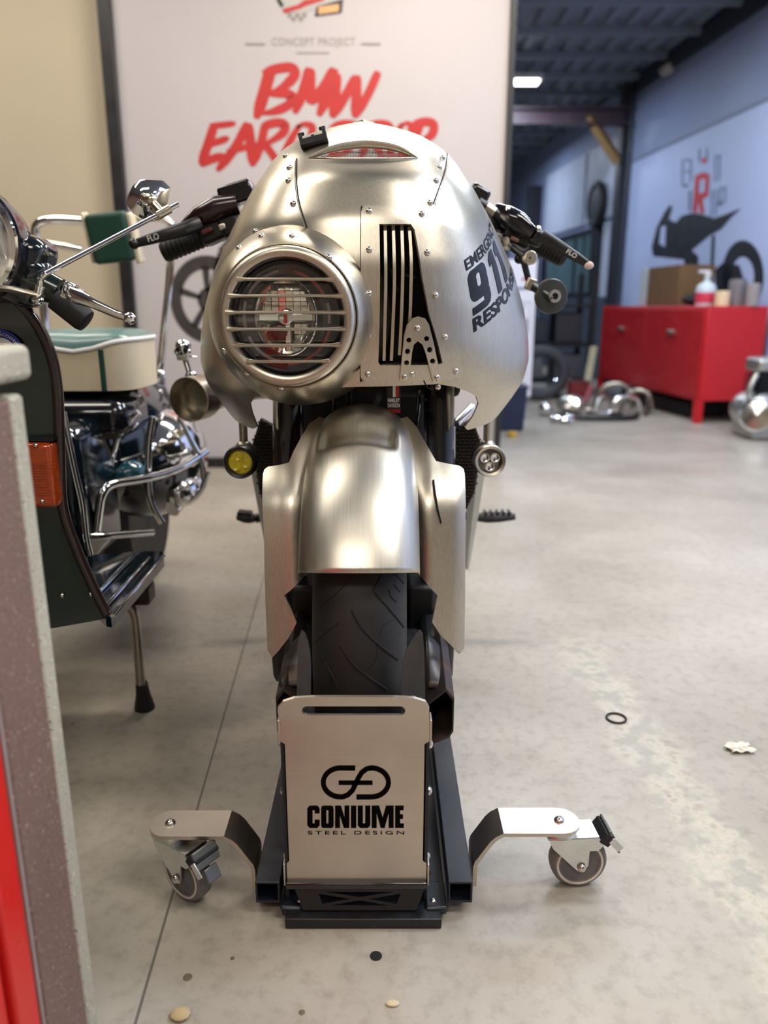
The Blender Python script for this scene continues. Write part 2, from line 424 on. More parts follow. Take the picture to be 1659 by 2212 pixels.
for u, v, r in ((405, 2111, 0.006), (502, 2070, 0.003), (652, 2187, 0.004)):
    obj('floor_pit', MB().lathe([(0.0001, 0.0005), (r * 0.8, 0.0005), (r, 0.0)], PZ(u, v, 0), (0, 0, 1), 12), mat('pit_dust', srgb(100, 88, 70), 0.9) if 'pit_dust' not in MATS else MATS['pit_dust'], floor)
# ---- partition with the big banner
WALLB = mat('cream_wall_paint', srgb(186, 175, 152), 0.7, 0, var=0.03, scale=3, bump=0.03, bscale=90)
YP = 3.88; XPL, XPR = -1.21, 0.562
wb = MB(); wb.box((-2.75, 4.01, 1.475), (6.7, 0.14, 2.95)); wall_back = obj('wall_back', wb, WALLB, smooth=False, kind='structure')
POSTER = mat('banner_print_white', srgb(182, 176, 178), 0.55, 0, var=0.02, scale=2)
ban = thing('printed_banner', ((XPL + XPR) / 2, YP, 0.0), 'tall white banner with red brush lettering and a dark motorcycle wheel', 'banner')
bb = MB(); bb.box(((XPL + XPR) / 2, YP + 0.02, 1.25), (XPR - XPL, 0.03, 2.44)); obj('banner_sheet', bb, POSTER, ban, smooth=False)
FRAMEB = mat('black_frame_profile', (0.012, 0.012, 0.014), 0.4)
for nm, c, s in (('frame_post', (XPL - 0.03, YP + 0.01, 1.25), (0.06, 0.07, 2.5)), ('frame_post', (XPR + 0.014, YP + 0.01, 1.25), (0.028, 0.07, 2.5)), ('frame_rail', ((XPL + XPR) / 2, YP + 0.01, 0.025), (XPR - XPL, 0.06, 0.05)), ('frame_rail', ((XPL + XPR) / 2, YP + 0.01, 2.485), (XPR - XPL, 0.06, 0.03))):
    obj(nm, MB().box(c, s), FRAMEB, ban, bevel=0.004)
def band2(mb, pts, ws, fm):
    pts = [Vector(p) for p in pts]; L_ = []; R_ = []
    for i, p in enumerate(pts):
        t = (pts[min(i + 1, len(pts) - 1)] - pts[max(i - 1, 0)]).normalized(); n = Vector((-t.y, t.x)); L_.append(p + n * ws[i]); R_.append(p - n * ws[i])
    k = len(pts); return mb.add([fm(q.x, q.y) for q in L_ + R_], [(i, k + i, k + i + 1, i + 1) for i in range(k - 1)])
zb_ = lambda x, y: (420 + x / 3.072, 120 + y / 3.072)
stroke_n = [0]
def stroke(mb, pts, w, fade=0.25):
    stroke_n[0] += 1; yy = YP + 0.004 - 0.0002 * (stroke_n[0] % 12)
    P3 = [Vector((*zb_(*p), 0)) for p in pts]; sp = spline(P3, 6); n = len(sp)
    ws = [(w / 3.072 / 2) * (min(1, 0.65 + 3 * i / n) if i < n / 2 else max(fade, min(1, 2.6 * (n - i) / n + fade))) for i in range(n)]
    return band2(mb, [(p.x, p.y) for p in sp], ws, lambda u, v: P(u, v, yy))
BRUSH = {
 'B': [([(505, 90), (470, 220), (410, 420)], 74), ([(455, 125), (540, 90), (640, 80), (665, 130), (600, 200), (500, 255)], 62), ([(500, 250), (600, 250), (650, 275), (620, 330), (530, 370), (440, 385)], 58)],
 'M': [([(765, 80), (730, 210), (665, 385)], 62), ([(770, 90), (770, 200), (765, 320)], 60), ([(930, 85), (860, 210), (770, 320)], 66), ([(930, 85), (890, 240), (825, 400)], 62)],
 'W': [([(945, 120), (935, 260), (915, 410)], 60), ([(1075, 135), (1000, 270), (915, 410)], 56), ([(1075, 130), (1075, 270), (1065, 410)], 60), ([(1220, 105), (1150, 260), (1065, 410)], 52)],
 'E': [([(130, 465), (90, 590), (40, 725)], 58), ([(100, 470), (190, 460), (275, 450)], 40), ([(90, 590), (160, 570), (230, 545)], 44), ([(35, 720), (110, 690), (200, 660)], 52)],
 'A': [([(355, 445), (270, 610), (150, 765)], 56), ([(355, 450), (375, 600), (390, 735)], 60), ([(215, 640), (330, 610), (440, 590)], 40)],
 'R': [([(470, 450), (440, 590), (385, 730)], 52), ([(450, 470), (540, 445), (600, 460), (580, 520), (450, 600)], 54), ([(470, 590), (520, 660), (560, 720)], 46)],
 'O': [([(700, 460), (640, 560), (600, 660), (650, 700), (720, 640), (770, 540), (780, 470), (720, 455), (680, 480)], 46)],
 'D': [([(1000, 470), (950, 560), (900, 680)], 52), ([(900, 490), (980, 455), (1070, 470), (1060, 560), (1000, 640), (900, 680)], 52)],
 'R2': [([(1180, 460), (1150, 560), (1100, 690)], 52), ([(1150, 480), (1220, 455), (1290, 470), (1270, 530), (1160, 590)], 54), ([(1190, 580), (1230, 640), (1260, 700)], 46)],
 'O2': [([(1380, 455), (1330, 540), (1300, 650), (1350, 680), (1410, 600), (1440, 500), (1420, 450), (1370, 460)], 46)],
 'P': [([(1500, 450), (1460, 560), (1400, 700)], 52), ([(1440, 470), (1520, 440), (1585, 455), (1570, 530), (1460, 590)], 54)],
}
for k, strokes in BRUSH.items():
    mb = MB()
    for pts, w in strokes: stroke(mb, pts, w * 1.12)
    obj('brush_letter', mb, REDPRINT, ban, smooth=False, label='red brush-painted letter ' + k[0])
GREYPRINT = mat('grey_print', srgb(140, 134, 130), 0.6)
pb = lambda u, v: P(u, v, YP + 0.003)
def ban_map(u0, v0):
    a = pb(u0, v0); return lambda p, q_: a + Vector((p, 0, q_))
s_ = m_per_px(700, 95, YP)
obj('small_lettering', letters(MB(), 'CONCEPT PROJECT', ban_map(588, 104), 180 * s_, 20 * s_, spacing=1.1), GREYPRINT, ban, smooth=False)
mb = MB()
for u0, u1, v0, hh in ((530, 572, 95, 0.008), (780, 822, 95, 0.008), (640, 712, 114, 0.004)):
    a, c = pb(u0, v0), pb(u1, v0); obj('thin_rule', MB().box((a + c) / 2, ((c - a).length, 0.002, hh)), GREYPRINT, ban, smooth=False)
mb = MB(); mb.sheet([(lambda p: (p.x, p.z))(pb(u, v)) for u, v in [(598, -30), (602, 8), (612, 25), (650, 30), (700, 15), (742, -5), (742, -30)]], [], lambda x, z: Vector((x, YP + 0.003, z)), 0.5, grid=False); obj('emblem_ground', mb, mat('emblem_grey', srgb(176, 172, 170), 0.6), ban, smooth=False)
mb = MB(); band2(mb, [(600, -30), (602, 0), (610, 14)], [3, 4, 4], lambda u, v: P(u, v, YP + 0.0024)); obj('emblem_outline', mb, PRINT, ban, smooth=False)
mb = MB(); band2(mb, [(612, 24), (645, 15), (660, 6), (700, -3)], [5, 5, 7, 4], lambda u, v: P(u, v, YP + 0.002)); obj('emblem_flash', mb, REDPRINT, ban, smooth=False)
mb = MB()
for i in range(5):
    for j in range(2):
        if (i + j) % 2 == 0: a = pb(626 + i * 8, 33 + j * 8); mb.box(a, (8 * s_, 0.002, 8 * s_))
obj('emblem_checks', mb, GREYPRINT, ban, smooth=False)
mb = MB(); mb.sheet([(lambda p: (p.x, p.z))(pb(u, v)) for u, v in [(680, 36), (684, 14), (742, -2), (738, 28)]], [], lambda x, z: Vector((x, YP + 0.0016, z)), 0.5, grid=False); obj('emblem_plate', mb, PRINT, ban, smooth=False)
mb = MB(); mb.sheet([(lambda p: (p.x, p.z))(pb(u, v)) for u, v in [(688, 31), (688, 15), (732, 9), (732, 25)]], [], lambda x, z: Vector((x, YP + 0.0011, z)), 0.5, grid=False); obj('emblem_tag', mb, mat('emblem_orange', srgb(214, 160, 110), 0.6), ban, smooth=False)
# printed motorcycle wheel, low on the banner
DKPRINT = mat('dark_photo_print', srgb(52, 48, 48), 0.55, 0, var=0.2, scale=20)
wc_ = pb(450, 648); wr_ = 92 * m_per_px(450, 648, YP)
yw = YP + 0.0035
def ring2(mb, cx, cz, ro, ri, n=48, y=yw):
    vs = []
    for k in range(n): a = 2 * math.pi * k / n; vs += [(cx + ro * math.cos(a) * 0.9, y, cz + ro * math.sin(a)), (cx + ri * math.cos(a) * 0.9, y, cz + ri * math.sin(a))]
    return mb.add(vs, [(2 * k, 2 * ((k + 1) % n), 2 * ((k + 1) % n) + 1, 2 * k + 1) for k in range(n)])
mb = MB(); ring2(mb, wc_.x, wc_.z, wr_, wr_ * 0.70); ring2(mb, wc_.x, wc_.z, wr_ * 0.28, wr_ * 0.01, y=yw)
for k in range(5):
    a = R(20 + 72 * k); d = Vector((math.cos(a) * 0.9, 0, math.sin(a))); n = Vector((-d.z, 0, d.x)) * wr_ * 0.06; c = Vector((wc_.x, yw, wc_.z)); mb.add([c + d * wr_ * 0.2 + n, c + d * wr_ * 0.2 - n, c + d * wr_ * 0.74 - n * 1.5, c + d * wr_ * 0.74 + n * 1.5], [(0, 1, 2, 3)])
obj('printed_wheel', mb, DKPRINT, ban, smooth=False, fixn=True, label='dark printed motorcycle wheel')
def ban_poly(name, px, m=None, dy=0.0, lab=None):
    mb = MB(); mb.sheet([(lambda p: (p.x, p.z))(pb(u, v)) for u, v in px], [], lambda x, z: Vector((x, yw + dy, z)), 0.5, grid=False); return obj(name, mb, m or DKPRINT, ban, smooth=False, label=lab)
ban_poly('printed_fork', [(470, 545), (488, 540), (462, 655), (446, 650)])
ban_poly('printed_tank', [(470, 540), (500, 505), (560, 490), (640, 498), (700, 530), (660, 560), (540, 565)])
ban_poly('printed_seat', [(660, 552), (705, 528), (800, 520), (890, 490), (905, 500), (830, 548), (720, 572)])
ban_poly('printed_engine', [(540, 572), (720, 578), (750, 640), (730, 725), (600, 735), (545, 700), (525, 630)], mat('mid_grey_print', srgb(84, 80, 80), 0.55))
ban_poly('printed_swingarm', [(720, 655), (905, 640), (905, 662), (725, 690)], None, -0.0004)
w2 = pb(900, 648); mb = MB(); ring2(mb, w2.x, w2.z, wr_, wr_ * 0.68, y=yw - 0.0008); ring2(mb, w2.x, w2.z, wr_ * 0.28, wr_ * 0.01, y=yw - 0.0008)
for k in range(5):
    a = R(50 + 72 * k); d = Vector((math.cos(a) * 0.9, 0, math.sin(a))); n = Vector((-d.z, 0, d.x)) * wr_ * 0.06; c = Vector((w2.x, yw - 0.0008, w2.z)); mb.add([c + d * wr_ * 0.2 + n, c + d * wr_ * 0.2 - n, c + d * wr_ * 0.74 - n * 1.5, c + d * wr_ * 0.74 + n * 1.5], [(0, 1, 2, 3)])
obj('printed_wheel', mb, DKPRINT, ban, smooth=False, fixn=True, label='dark printed rear wheel')
# ---- walls behind and beside the viewpoint
obj('wall_front', MB().box((-0.3, -3.3, 1.475), (7.6, 0.12, 2.95)), mat('warm_grey_wall', srgb(172, 160, 140), 0.7, 0, var=0.05, scale=2), smooth=False, kind='structure')
obj('wall_left', MB().box((-4.1, 0.4, 1.475), (0.12, 7.4, 2.95)), mat('brown_wall', srgb(112, 86, 72), 0.7, 0, var=0.08, scale=2), smooth=False, kind='structure')
# ---- right wall
def wx(y): return 2.70 - 0.08 * (y - 5.4)
WN = Vector((-1, -0.08, 0)).normalized()
def wall_hit(u, v, off=0.0): return plane_hit(u, v, Vector((wx(5.4), 5.4, 0)) + WN * off, WN)
UPPER = mat('upper_wall_panel', srgb(146, 158, 192), 0.55, 0, var=0.04, scale=2); LOWER = mat('white_wall_panel', srgb(186, 200, 236), 0.5, 0, var=0.02, scale=2)
def wall_slab(name, y0, y1, z0, z1, th, m, parent=None, kind=None, off=0.0):
    a = Vector((wx(y0), y0, 0)) + WN * off; b = Vector((wx(y1), y1, 0)) + WN * off; mb = MB(); k = -WN * th
    vs = [a + Vector((0, 0, z0)), b + Vector((0, 0, z0)), b + k + Vector((0, 0, z0)), a + k + Vector((0, 0, z0)), a + Vector((0, 0, z1)), b + Vector((0, 0, z1)), b + k + Vector((0, 0, z1)), a + k + Vector((0, 0, z1))]
    mb.add(vs, [(3, 2, 1, 0), (4, 5, 6, 7), (0, 1, 5, 4), (1, 2, 6, 5), (2, 3, 7, 6), (3, 0, 4, 7)]); return obj(name, mb, m, parent, smooth=False, kind=kind, fixn=True)
wall_right = wall_slab('wall_right', -3.5, 14.5, 0, 2.95, 0.12, UPPER, None, 'structure')
wall_slab('wall_seam', -3.4, 8.28, 2.165, 2.20, 0.006, mat('seam_grey', srgb(128, 136, 160), 0.6), wall_right, None, 0.008)  # grey strip along the wall panel seam
wall_slab('wall_head_beam', -3.4, 8.28, 2.80, 2.945, 0.04, mat('dark_steel_paint', srgb(38, 40, 52), 0.5), wall_right, None, 0.05)
# printed banner across the lower wall
mur = thing('wall_mural', (wx(5), 5.0, 0.02), 'pale blue wall banner printed with a black motorcycle and red letter', 'banner')
wall_slab('mural_sheet', -3.3, 8.25, 0.02, 2.165, 0.006, LOWER, mur, None, 0.010)
MOFF = 0.013
def wp(u, v, off=MOFF): return wall_hit(u, v, off)
def mural_poly(name, px, m, holes=(), lab=None, off=MOFF):
    to2 = lambda q: (lambda p: (p.y, p.z))(wp(q[0], q[1], off))
    mb = MB(); mb.sheet([to2(q) for q in px], [[to2(q) for q in h] for h in holes], lambda a, b: Vector((wx(a) + WN.x * off, a + 0 * off, b)), 0.5, grid=False, nrm=WN); return obj(name, mb, m, mur, smooth=False, label=lab)
zm = lambda x, y: (1400 + x / 5.529, 300 + y / 5.529)
DKM = mat('mural_black', srgb(34, 36, 46), 0.5)
mural_poly('printed_motorcycle', [zm(*q) for q in [(255, 790), (290, 810), (250, 960), (330, 1000), (400, 920), (520, 885), (640, 900), (790, 950), (900, 910), (1110, 830), (1000, 930), (870, 1080), (740, 1150), (520, 1330), (600, 1400), (600, 1900), (420, 1900), (430, 1440), (60, 1400), (40, 1300), (100, 1060), (190, 880)]], DKM, [[zm(*q) for q in [(150, 1050), (210, 1030), (200, 1290), (130, 1250)]]], 'black printed motorcycle body')
mural_poly('printed_wheel', [(zm(1130 + 250 * math.cos(R(t)), 1640 + 430 * math.sin(R(t)))) for t in range(0, 360, 10)], DKM, [[(zm(1130 + 135 * math.cos(R(t)), 1640 + 235 * math.sin(R(t)))) for t in range(0, 360, 10)]], 'black printed rear wheel')
mural_poly('printed_hub', [zm(*q) for q in [(890, 1480), (1090, 1510), (1150, 1700), (900, 1900), (800, 1900), (800, 1560)]], DKM)
mural_poly('printed_strut', [zm(*q) for q in [(760, 1150), (800, 1150), (780, 1560), (740, 1560)]], DKM)
REDM = mat('mural_red', srgb(206, 52, 58), 0.5)
mural_poly('printed_letter', [zm(*q) for q in [(560, 440), (660, 395), (735, 420), (720, 680), (650, 720), (670, 890), (620, 890), (595, 720), (580, 890), (530, 870)]], REDM, [[zm(*q) for q in [(615, 490), (680, 470), (670, 640), (605, 650)]]], 'red printed letter R')
GRM = mat('mural_grey_blue', srgb(126, 138, 170), 0.5)
for k, (x, y, w, h) in enumerate([(400, 240, 22, 330), (440, 240, 60, 26), (440, 380, 60, 26), (500, 250, 22, 260), (420, 540, 60, 40), (600, 120, 26, 150), (690, 110, 26, 150), (640, 230, 60, 60), (790, 190, 22, 320), (830, 190, 40, 40), (840, 220, 22, 280), (480, 620, 40, 240), (750, 610, 22, 320), (800, 600, 22, 320), (850, 570, 24, 220), (890, 570, 40, 40), (830, 740, 60, 60), (910, 600, 20, 170)]):
    mural_poly('printed_stroke', [zm(x, y), zm(x + w, y - 6), zm(x + w - 4, y + h), zm(x - 4, y + h)], REDM if k == 7 else GRM)
# ---- beyond the column: dark bay with panels, glazed doors and a far wall
DARK = mat('dark_bay_paint', srgb(46, 50, 62), 0.6, 0, var=0.1, scale=4)
COLM = mat('column_dark', srgb(30, 32, 42), 0.5)
cpos = Vector((wx(8.3) - 0.085, 8.36, 0)); obj('steel_column', MB().box((cpos.x, cpos.y, 1.45), (0.075, 0.16, 2.9)), COLM, bevel=0.006, label='dark steel column at the end of the mural wall', cat='column')
far = MB(); far.box((1.0, 14.0, 1.475), (6.0, 0.12, 2.95)); obj('wall_far', far, DARK, smooth=False, kind='structure')
WP2 = mat('bay_white_panel', srgb(186, 194, 214), 0.5)
y8 = 8.5
def bay(name, y0, y1, z0, z1, th, m, off, **k):
    return wall_slab(name, y0, y1, z0, z1, th, m, None, k.get('kind'), off)
for i, (y0, y1) in enumerate(((8.52, 9.55), (9.62, 11.2))):
    o = wall_slab('wall_panel', y0, y1, 1.72, 2.50, 0.02, WP2, wall_right, None, 0.03)
TEAL = mat('door_glass_teal', srgb(96, 122, 130), 0.12, 0, var=0.1, scale=3, coat=0.3)
dr = thing('glazed_door', (wx(10), 10.0, 0.0), 'dark framed glazed sliding door in the far bay', 'door')
wall_slab('door_frame', 8.95, 11.3, 0.0, 1.66, 0.03, COLM, dr, None, 0.03)
for y0, y1 in ((9.25, 9.42), (9.50, 9.72), (9.85, 10.95)): wall_slab('glass_pane', y0, y1, 0.95, 1.58, 0.01, TEAL, dr, None, 0.045)
wall_slab('door_lower_panel', 8.6, 11.2, 0.02, 0.90, 0.02, mat('lower_grey_blue', srgb(72, 82, 100), 0.5), dr, None, 0.045)
wall_slab('wall_panel', 8.5, 8.92, 0.6, 1.68, 0.02, WP2, wall_right, None, 0.02)
hw_ = thing('hanging_wheel', wall_hit(1288, 442, 0.06), 'black motorcycle wheel hung on the far wall', 'wheel')
hcen = wall_hit(1288, 442, 0.08); hr_ = 48 * m_per_px(1288, 442, hcen.y)
mb = MB(); ring_ = [hcen + Vector((0.08 * 0, 0, 0)) + (Vector((WN.y, -WN.x, 0)) * math.cos(t) + Vector((0, 0, 1)) * math.sin(t)) * hr_ * 0.84 for t in np.linspace(0, 2 * math.pi, 33)[:-1]]
mb.tube(ring_, hr_ * 0.16, 10, closed=True); obj('tyre', mb, BLACKMATT, hw_)
mb = MB(); mb.lathe([(hr_ * 0.72, -0.02), (hr_ * 0.7, 0.02), (hr_ * 0.15, 0.03), (0.01, 0.03)], hcen, WN, 24); obj('wheel_disc', mb, DARK, hw_)
for u0, u1, z1, m in ((1108, 1122, 2.3, UPPER), (1134, 1172, 2.42, COLM), (1122, 1134, 2.25, DARK)):
    yq = 11.6; a = P(u0, 600, yq); b = P(u1, 600, yq)
    if m is COLM: obj('steel_column', MB().box(((a.x + b.x) / 2, yq, z1 / 2), (b.x - a.x, 0.2, z1)), m, bevel=0.006, label='broad dark post far behind the banner edge', cat='column')
mb = MB(); a = P(1106, 400, 12.0); b = P(1128, 400, 12.0); mb.box(((a.x + b.x) / 2, 12.0, 0.95), (b.x - a.x, 0.06, 1.9)); obj('pale_locker', mb, UPPER, bevel=0.01, label='pale upright panel beyond the banner edge', cat='panel')
# ---- ceiling: corrugated sheet on purlins
mb = MB(); xs = []; x = -4.2
while x < 3.4: xs += [(x, CEIL), (x + 0.06, CEIL), (x + 0.085, CEIL + 0.035), (x + 0.155, CEIL + 0.035), (x + 0.18, CEIL)]; x += 0.18
vs = [(p[0], y, p[1]) for y in (-3.6, 14.2) for p in xs]; n = len(xs); mb.add(vs, [(i, i + n, i + n + 1, i + 1) for i in range(n - 1)])
CEILM = mat('blue_grey_sheet_metal', srgb(126, 136, 152), 0.5, 0.1, var=0.05, scale=4)
ceil = obj('ceiling', mb, CEILM, smooth=False, kind='structure', solid=0.004)
y = -3.0
while y < 14:
    obj('purlin', MB().box((-0.4, y, CEIL - 0.03), (7.4, 0.045, 0.055)), CEILM, ceil); y += 0.62
BEAMM = mat('brown_red_beam', srgb(78, 62, 70), 0.45)
mb = MB(); mb.box((0.3, 8.3, 2.665), (4.2, 0.14, 0.018)); mb.box((0.3, 8.3, 2.53), (4.2, 0.14, 0.018)); mb.box((0.3, 8.3, 2.60), (4.2, 0.02, 0.13)); obj('steel_beam', mb, BEAMM, smooth=False, label='brown steel beam crossing under the corrugated ceiling', cat='beam')
a, b = P(1272, 252, 8.30), P(1336, 350, 8.30)
mb = MB(); mb.tube([a, b], 0.055, 4, flat=(1, 0.8)); obj('timber_brace', mb, mat('raw_timber', srgb(150, 118, 74), 0.7, stretch=(1, 1, 8)), smooth=False, bevel=0.004, label='pale timber knee brace between beam and column', cat='brace')
# lamp fixtures, also built for the added fill lamps
LAMPM = mat('lamp_diffuser', (0.9, 0.9, 0.9), 0.4, 0, emit=(1.0, 0.96, 0.9), estr=9.0); FIXM = mat('lamp_tray', (0.6, 0.6, 0.6), 0.5)
LABS = ['white strip lamp hanging behind the motorcycle', 'unseen strip lamp added as fill over the scooter', 'unseen strip lamp added as fill over the open floor at right', 'unseen strip lamp added as fill over the counter end', 'white strip lamp hanging by the mural wall', 'white strip lamp hanging before the red cabinet', 'small bright strip lamp under the far corrugated ceiling', 'unseen strip lamp added as fill before the banner', 'unseen strip lamp added to brighten the far bay beyond the beam']
for (x, y, sx, sy, pw, col), lb in zip(LAMPS, LABS):
    t = thing('strip_lamp', (x, y, CEIL - 0.19), lb, 'lamp', 'ceiling strip lamps')
    obj('lamp_tray', MB().box((x, y, CEIL - 0.14), (sx + 0.06, sy + 0.04, 0.05)), FIXM, t, bevel=0.006)
    obj('lamp_diffuser', MB().box((x, y, CEIL - 0.175), (sx, sy, 0.02)), LAMPM, t, bevel=0.004)
    for s in (-1, 1): obj('lamp_wire', MB().tube([(x + s * sx * 0.4, y, CEIL - 0.12), (x + s * sx * 0.4, y, CEIL + 0.01)], 0.003, 6), FIXM, t)
# security camera on the upper wall
ct = wall_hit(1440, 148, 0.06); t = thing('security_camera', ct, 'small white camera on the upper right wall', 'camera')
obj('camera_body', MB().tube([ct + Vector((0, -0.06, -0.02)), ct + Vector((0, 0.06, 0.0))], 0.045, 14), mat('camera_white', srgb(196, 190, 176), 0.5), t); obj('camera_arm', MB().tube([ct, ct - WN * 0.07 + Vector((0, 0, 0.06))], 0.015, 8), FIXM, t)
# ================================================================== motorcycle
BX = -0.034                      # centre plane of the motorcycle
moto = thing('motorcycle', (BX, 1.9, 0.0), 'custom motorcycle with brushed aluminium fairing, grilled headlight and black 911 lettering', 'motorcycle')
# ---- fairing surface: horizontal sections, nose forward, open at the back
YB = 1.45
_hw = [(281, 10), (284, 40), (290, 72), (302, 108), (313, 138), (342, 176), (370, 200), (400, 217), (419, 231), (481, 264), (530, 287), (587, 312),
       (665, 334), (722, 343), (771, 345), (814, 333), (848, 310), (881, 284), (905, 266), (925, 252)]
Wz = smooth_table([P(829, v, YB).z for v, h in _hw], [h * m_per_px(829, v, YB) for v, h in _hw])
NZ = smooth_table([0.55, 0.62, 0.68, 0.74, 0.80, 0.86, 0.92, 0.98, 1.02, 1.05, 1.07, 1.085, 1.10], [1.20, 1.165, 1.145, 1.132, 1.128, 1.132, 1.146, 1.178, 1.222, 1.270, 1.315, 1.36, 1.40])
ZTOP = P(829, 283.5, YB).z
PE = 2.5
def body(th, z):
    w = Wz(z); s = math.sin(th)
    return Vector((BX + w * math.copysign(abs(s) ** (2 / PE), s), YB - (YB - NZ(z)) * math.cos(th), z))
def body_n(th, z):
    e = 1e-3; a = body(th + e, z) - body(th - e, z); b = body(th, z + e) - body(th, z - e)
    n = a.cross(b); n.normalize()
    return n if n.y < 0 or abs(n.x) > abs(n.y) and n.x * math.sin(th) > 0 else -n
def body_in(p):
    if p.z > ZTOP or p.z < 0.56: return False
    w = Wz(p.z); k = abs(p.x - BX) / w
    if k >= 1: return False
    return p.y >= YB - (YB - NZ(p.z)) * math.sqrt(max(0, 1 - k ** PE))
def hit_raw(u, v): return march(u, v, body_in, 1.02, 1.60)
def hit(u, v):
    p = hit_raw(u, v); k = 0
    while p is None and k < 60:
        k += 1; u += 1.5 if u < 787 else -1.5; v += 0.8 if v < 600 else -0.8; p = hit_raw(u, v)
    return p
def to_param(p):
    k = min(1.0, abs(p.x - BX) / Wz(p.z)); return math.copysign(math.asin(k ** (PE / 2)), p.x - BX), p.z
KA = 0.25
def hitp(u, v):
    p = hit(u, v)
    if p is None: raise ValueError('no fairing at %s %s' % (u, v))
    th, z = to_param(p); return (th * KA, z)
def bmap(off):
    def f(a, b):
        th = a / KA; return body(th, b) + body_n(th, b) * off
    return f
E88 = R(89.5)
vent_hole = [(817, 484), (886, 485), (894, 498), (910, 595), (925, 673), (956, 784), (943, 788), (820, 789), (815, 783)]
slot_hole = [(671, 340), (700, 330), (735, 322), (785, 317), (835, 320), (868, 328), (898, 341), (840, 342), (785, 342), (720, 342)]
grow = lambda poly, k: [((x - sum(q[0] for q in poly) / len(poly)) * k + sum(q[0] for q in poly) / len(poly), (y - sum(q[1] for q in poly) / len(poly)) * k + sum(q[1] for q in poly) / len(poly)) for x, y in poly]
NC = P(619, 686, 1.083)           # centre of the headlight ring
lamp_hole = []
for a in range(0, 360, 12):
    q = Vector((NC.x + 0.086 * math.cos(R(a)), 1.2, NC.z + 0.086 * math.sin(R(a))))
    k = abs(q.x - BX) / Wz(q.z)
    lamp_hole.append((math.copysign(math.asin(min(1, k) ** (PE / 2)), q.x - BX) * KA, q.z))
zs = lambda d, z: (R(d) * KA, z)
outline = [zs(-89.5, 0.622), zs(-70, 0.612), zs(-44, 0.606), zs(-39, 0.612), zs(-37, 0.635), zs(-35, 0.652), zs(-31, 0.664), zs(-26, 0.672), zs(-20, 0.678), zs(0, 0.685), zs(18, 0.6875),
           zs(24, 0.682), zs(30, 0.672), zs(34, 0.664), zs(37, 0.652), zs(38, 0.63), zs(37, 0.612), zs(40, 0.606), zs(60, 0.609), zs(75, 0.615), zs(89.5, 0.622)]
outline += [zs(89.5, z) for z in np.linspace(0.66, ZTOP - 0.012, 16)] + [zs(89.5, ZTOP)]
outline += [zs(d, ZTOP) for d in (60, 30, 0, -30, -60)] + [zs(-89.5, ZTOP)] + [zs(-89.5, z) for z in np.linspace(ZTOP - 0.012, 0.66, 16)]
mb = MB(); mb.sheet(outline, [[hitp(*q) for q in vent_hole], [hitp(*q) for q in slot_hole], lamp_hole], bmap(0), 0.010, th=0.0025)
fairing = obj('fairing_shell', mb, ALU, moto, angle=50)
fairing['label'] = 'brushed aluminium front fairing shell'
def on_body(u, v, off=0.0):
    p = hit(u, v); th, z = to_param(p); n = body_n(th, z); return p + n * off, n
def body_rivet(u, v, parent, me=RIV, off=0.0):
    p, n = on_body(u, v, off); return inst('rivet', me, parent, p, nrot(n))
for q in [(625, 362), (623, 390), (633, 440), (617, 337), (957, 340), (949, 361), (942, 390), (929, 438), (946, 836)]: body_rivet(*q, fairing)
# seams between the centre and the side panels
for k, ln in enumerate([[(641, 343), (641, 395), (647, 440), (663, 492)], [(966, 331), (962, 365), (947, 410), (936, 440)], [(915, 821), (922, 835), (934, 843)]]):
    pts = [on_body(u, v, 0.0002)[0] for u, v in [tuple(q) for q in spline([Vector((a, b, 0)) for a, b in ln], 8)] ] if False else [on_body(q.x, q.y, 0.0002)[0] for q in spline([Vector((a, b, 0)) for a, b in ln], 8)]
    obj('panel_seam', MB().tube(pts, 0.0011, 6), GROOVE, fairing)
# side panel edges catch light: a thin raised lap along the seams
for ln in [[(637, 345), (637, 395), (643, 440), (659, 494)], [(970, 333), (966, 366), (951, 411), (940, 441)]]:
    pts = [on_body(q.x, q.y, 0.0003)[0] for q in spline([Vector((a, b, 0)) for a, b in ln], 8)]
    obj('panel_lap', MB().tube(pts, 0.0012, 6), ALU_SOFT, fairing)
# bare back edge of the screen
pts = [body(R(-89.5), z) for z in np.linspace(0.98, ZTOP, 26)] + [body(R(d), ZTOP) for d in (-70, -40, 0, 40, 70)] + [body(R(89.5), z) for z in np.linspace(ZTOP, 0.98, 26)]
obj('screen_rim', MB().tube(pts, 0.0028, 8), mat('gold_edge', (0.78, 0.66, 0.46), 0.3, 1, var=0.08), fairing)
# mesh window in the top of the fairing
def in_poly(x, y, lp):
    c = False
    for i in range(len(lp)):
        x1, y1 = lp[i]; x2, y2 = lp[(i + 1) % len(lp)]
        if (y1 > y) != (y2 > y) and x < (x2 - x1) * (y - y1) / (y2 - y1) + x1: c = not c
    return c
mb = MB(); g = grow(slot_hole, 1.06)
for k in range(72):
    u = 662 + k * 3.4; vs_ = [v for v in np.linspace(312, 346, 35) if in_poly(u, v, g)]
    if len(vs_) > 2: mb.tube([on_body(u, v, -0.004)[0] for v in (vs_[0], (vs_[0] + vs_[-1]) / 2, vs_[-1])], 0.00042, 4, caps=False)
for k in range(11):
    v = 315 + k * 2.8; us = [u for u in np.linspace(660, 910, 90) if in_poly(u, v, g)]
    if len(us) > 2: mb.tube([on_body(u, v, -0.004)[0] for u in np.linspace(us[0], us[-1], 14)], 0.00042, 4, caps=False)
obj('wire_mesh', mb, mat('mesh_wire', (0.20, 0.18, 0.14), 0.45, 1), fairing)
pts = [on_body(q.x, q.y, 0.001)[0] for q in spline([Vector((a, b, 0)) for a, b in [(668, 340), (700, 326), (735, 316), (785, 310), (835, 314), (868, 323), (902, 341)]], 6)]
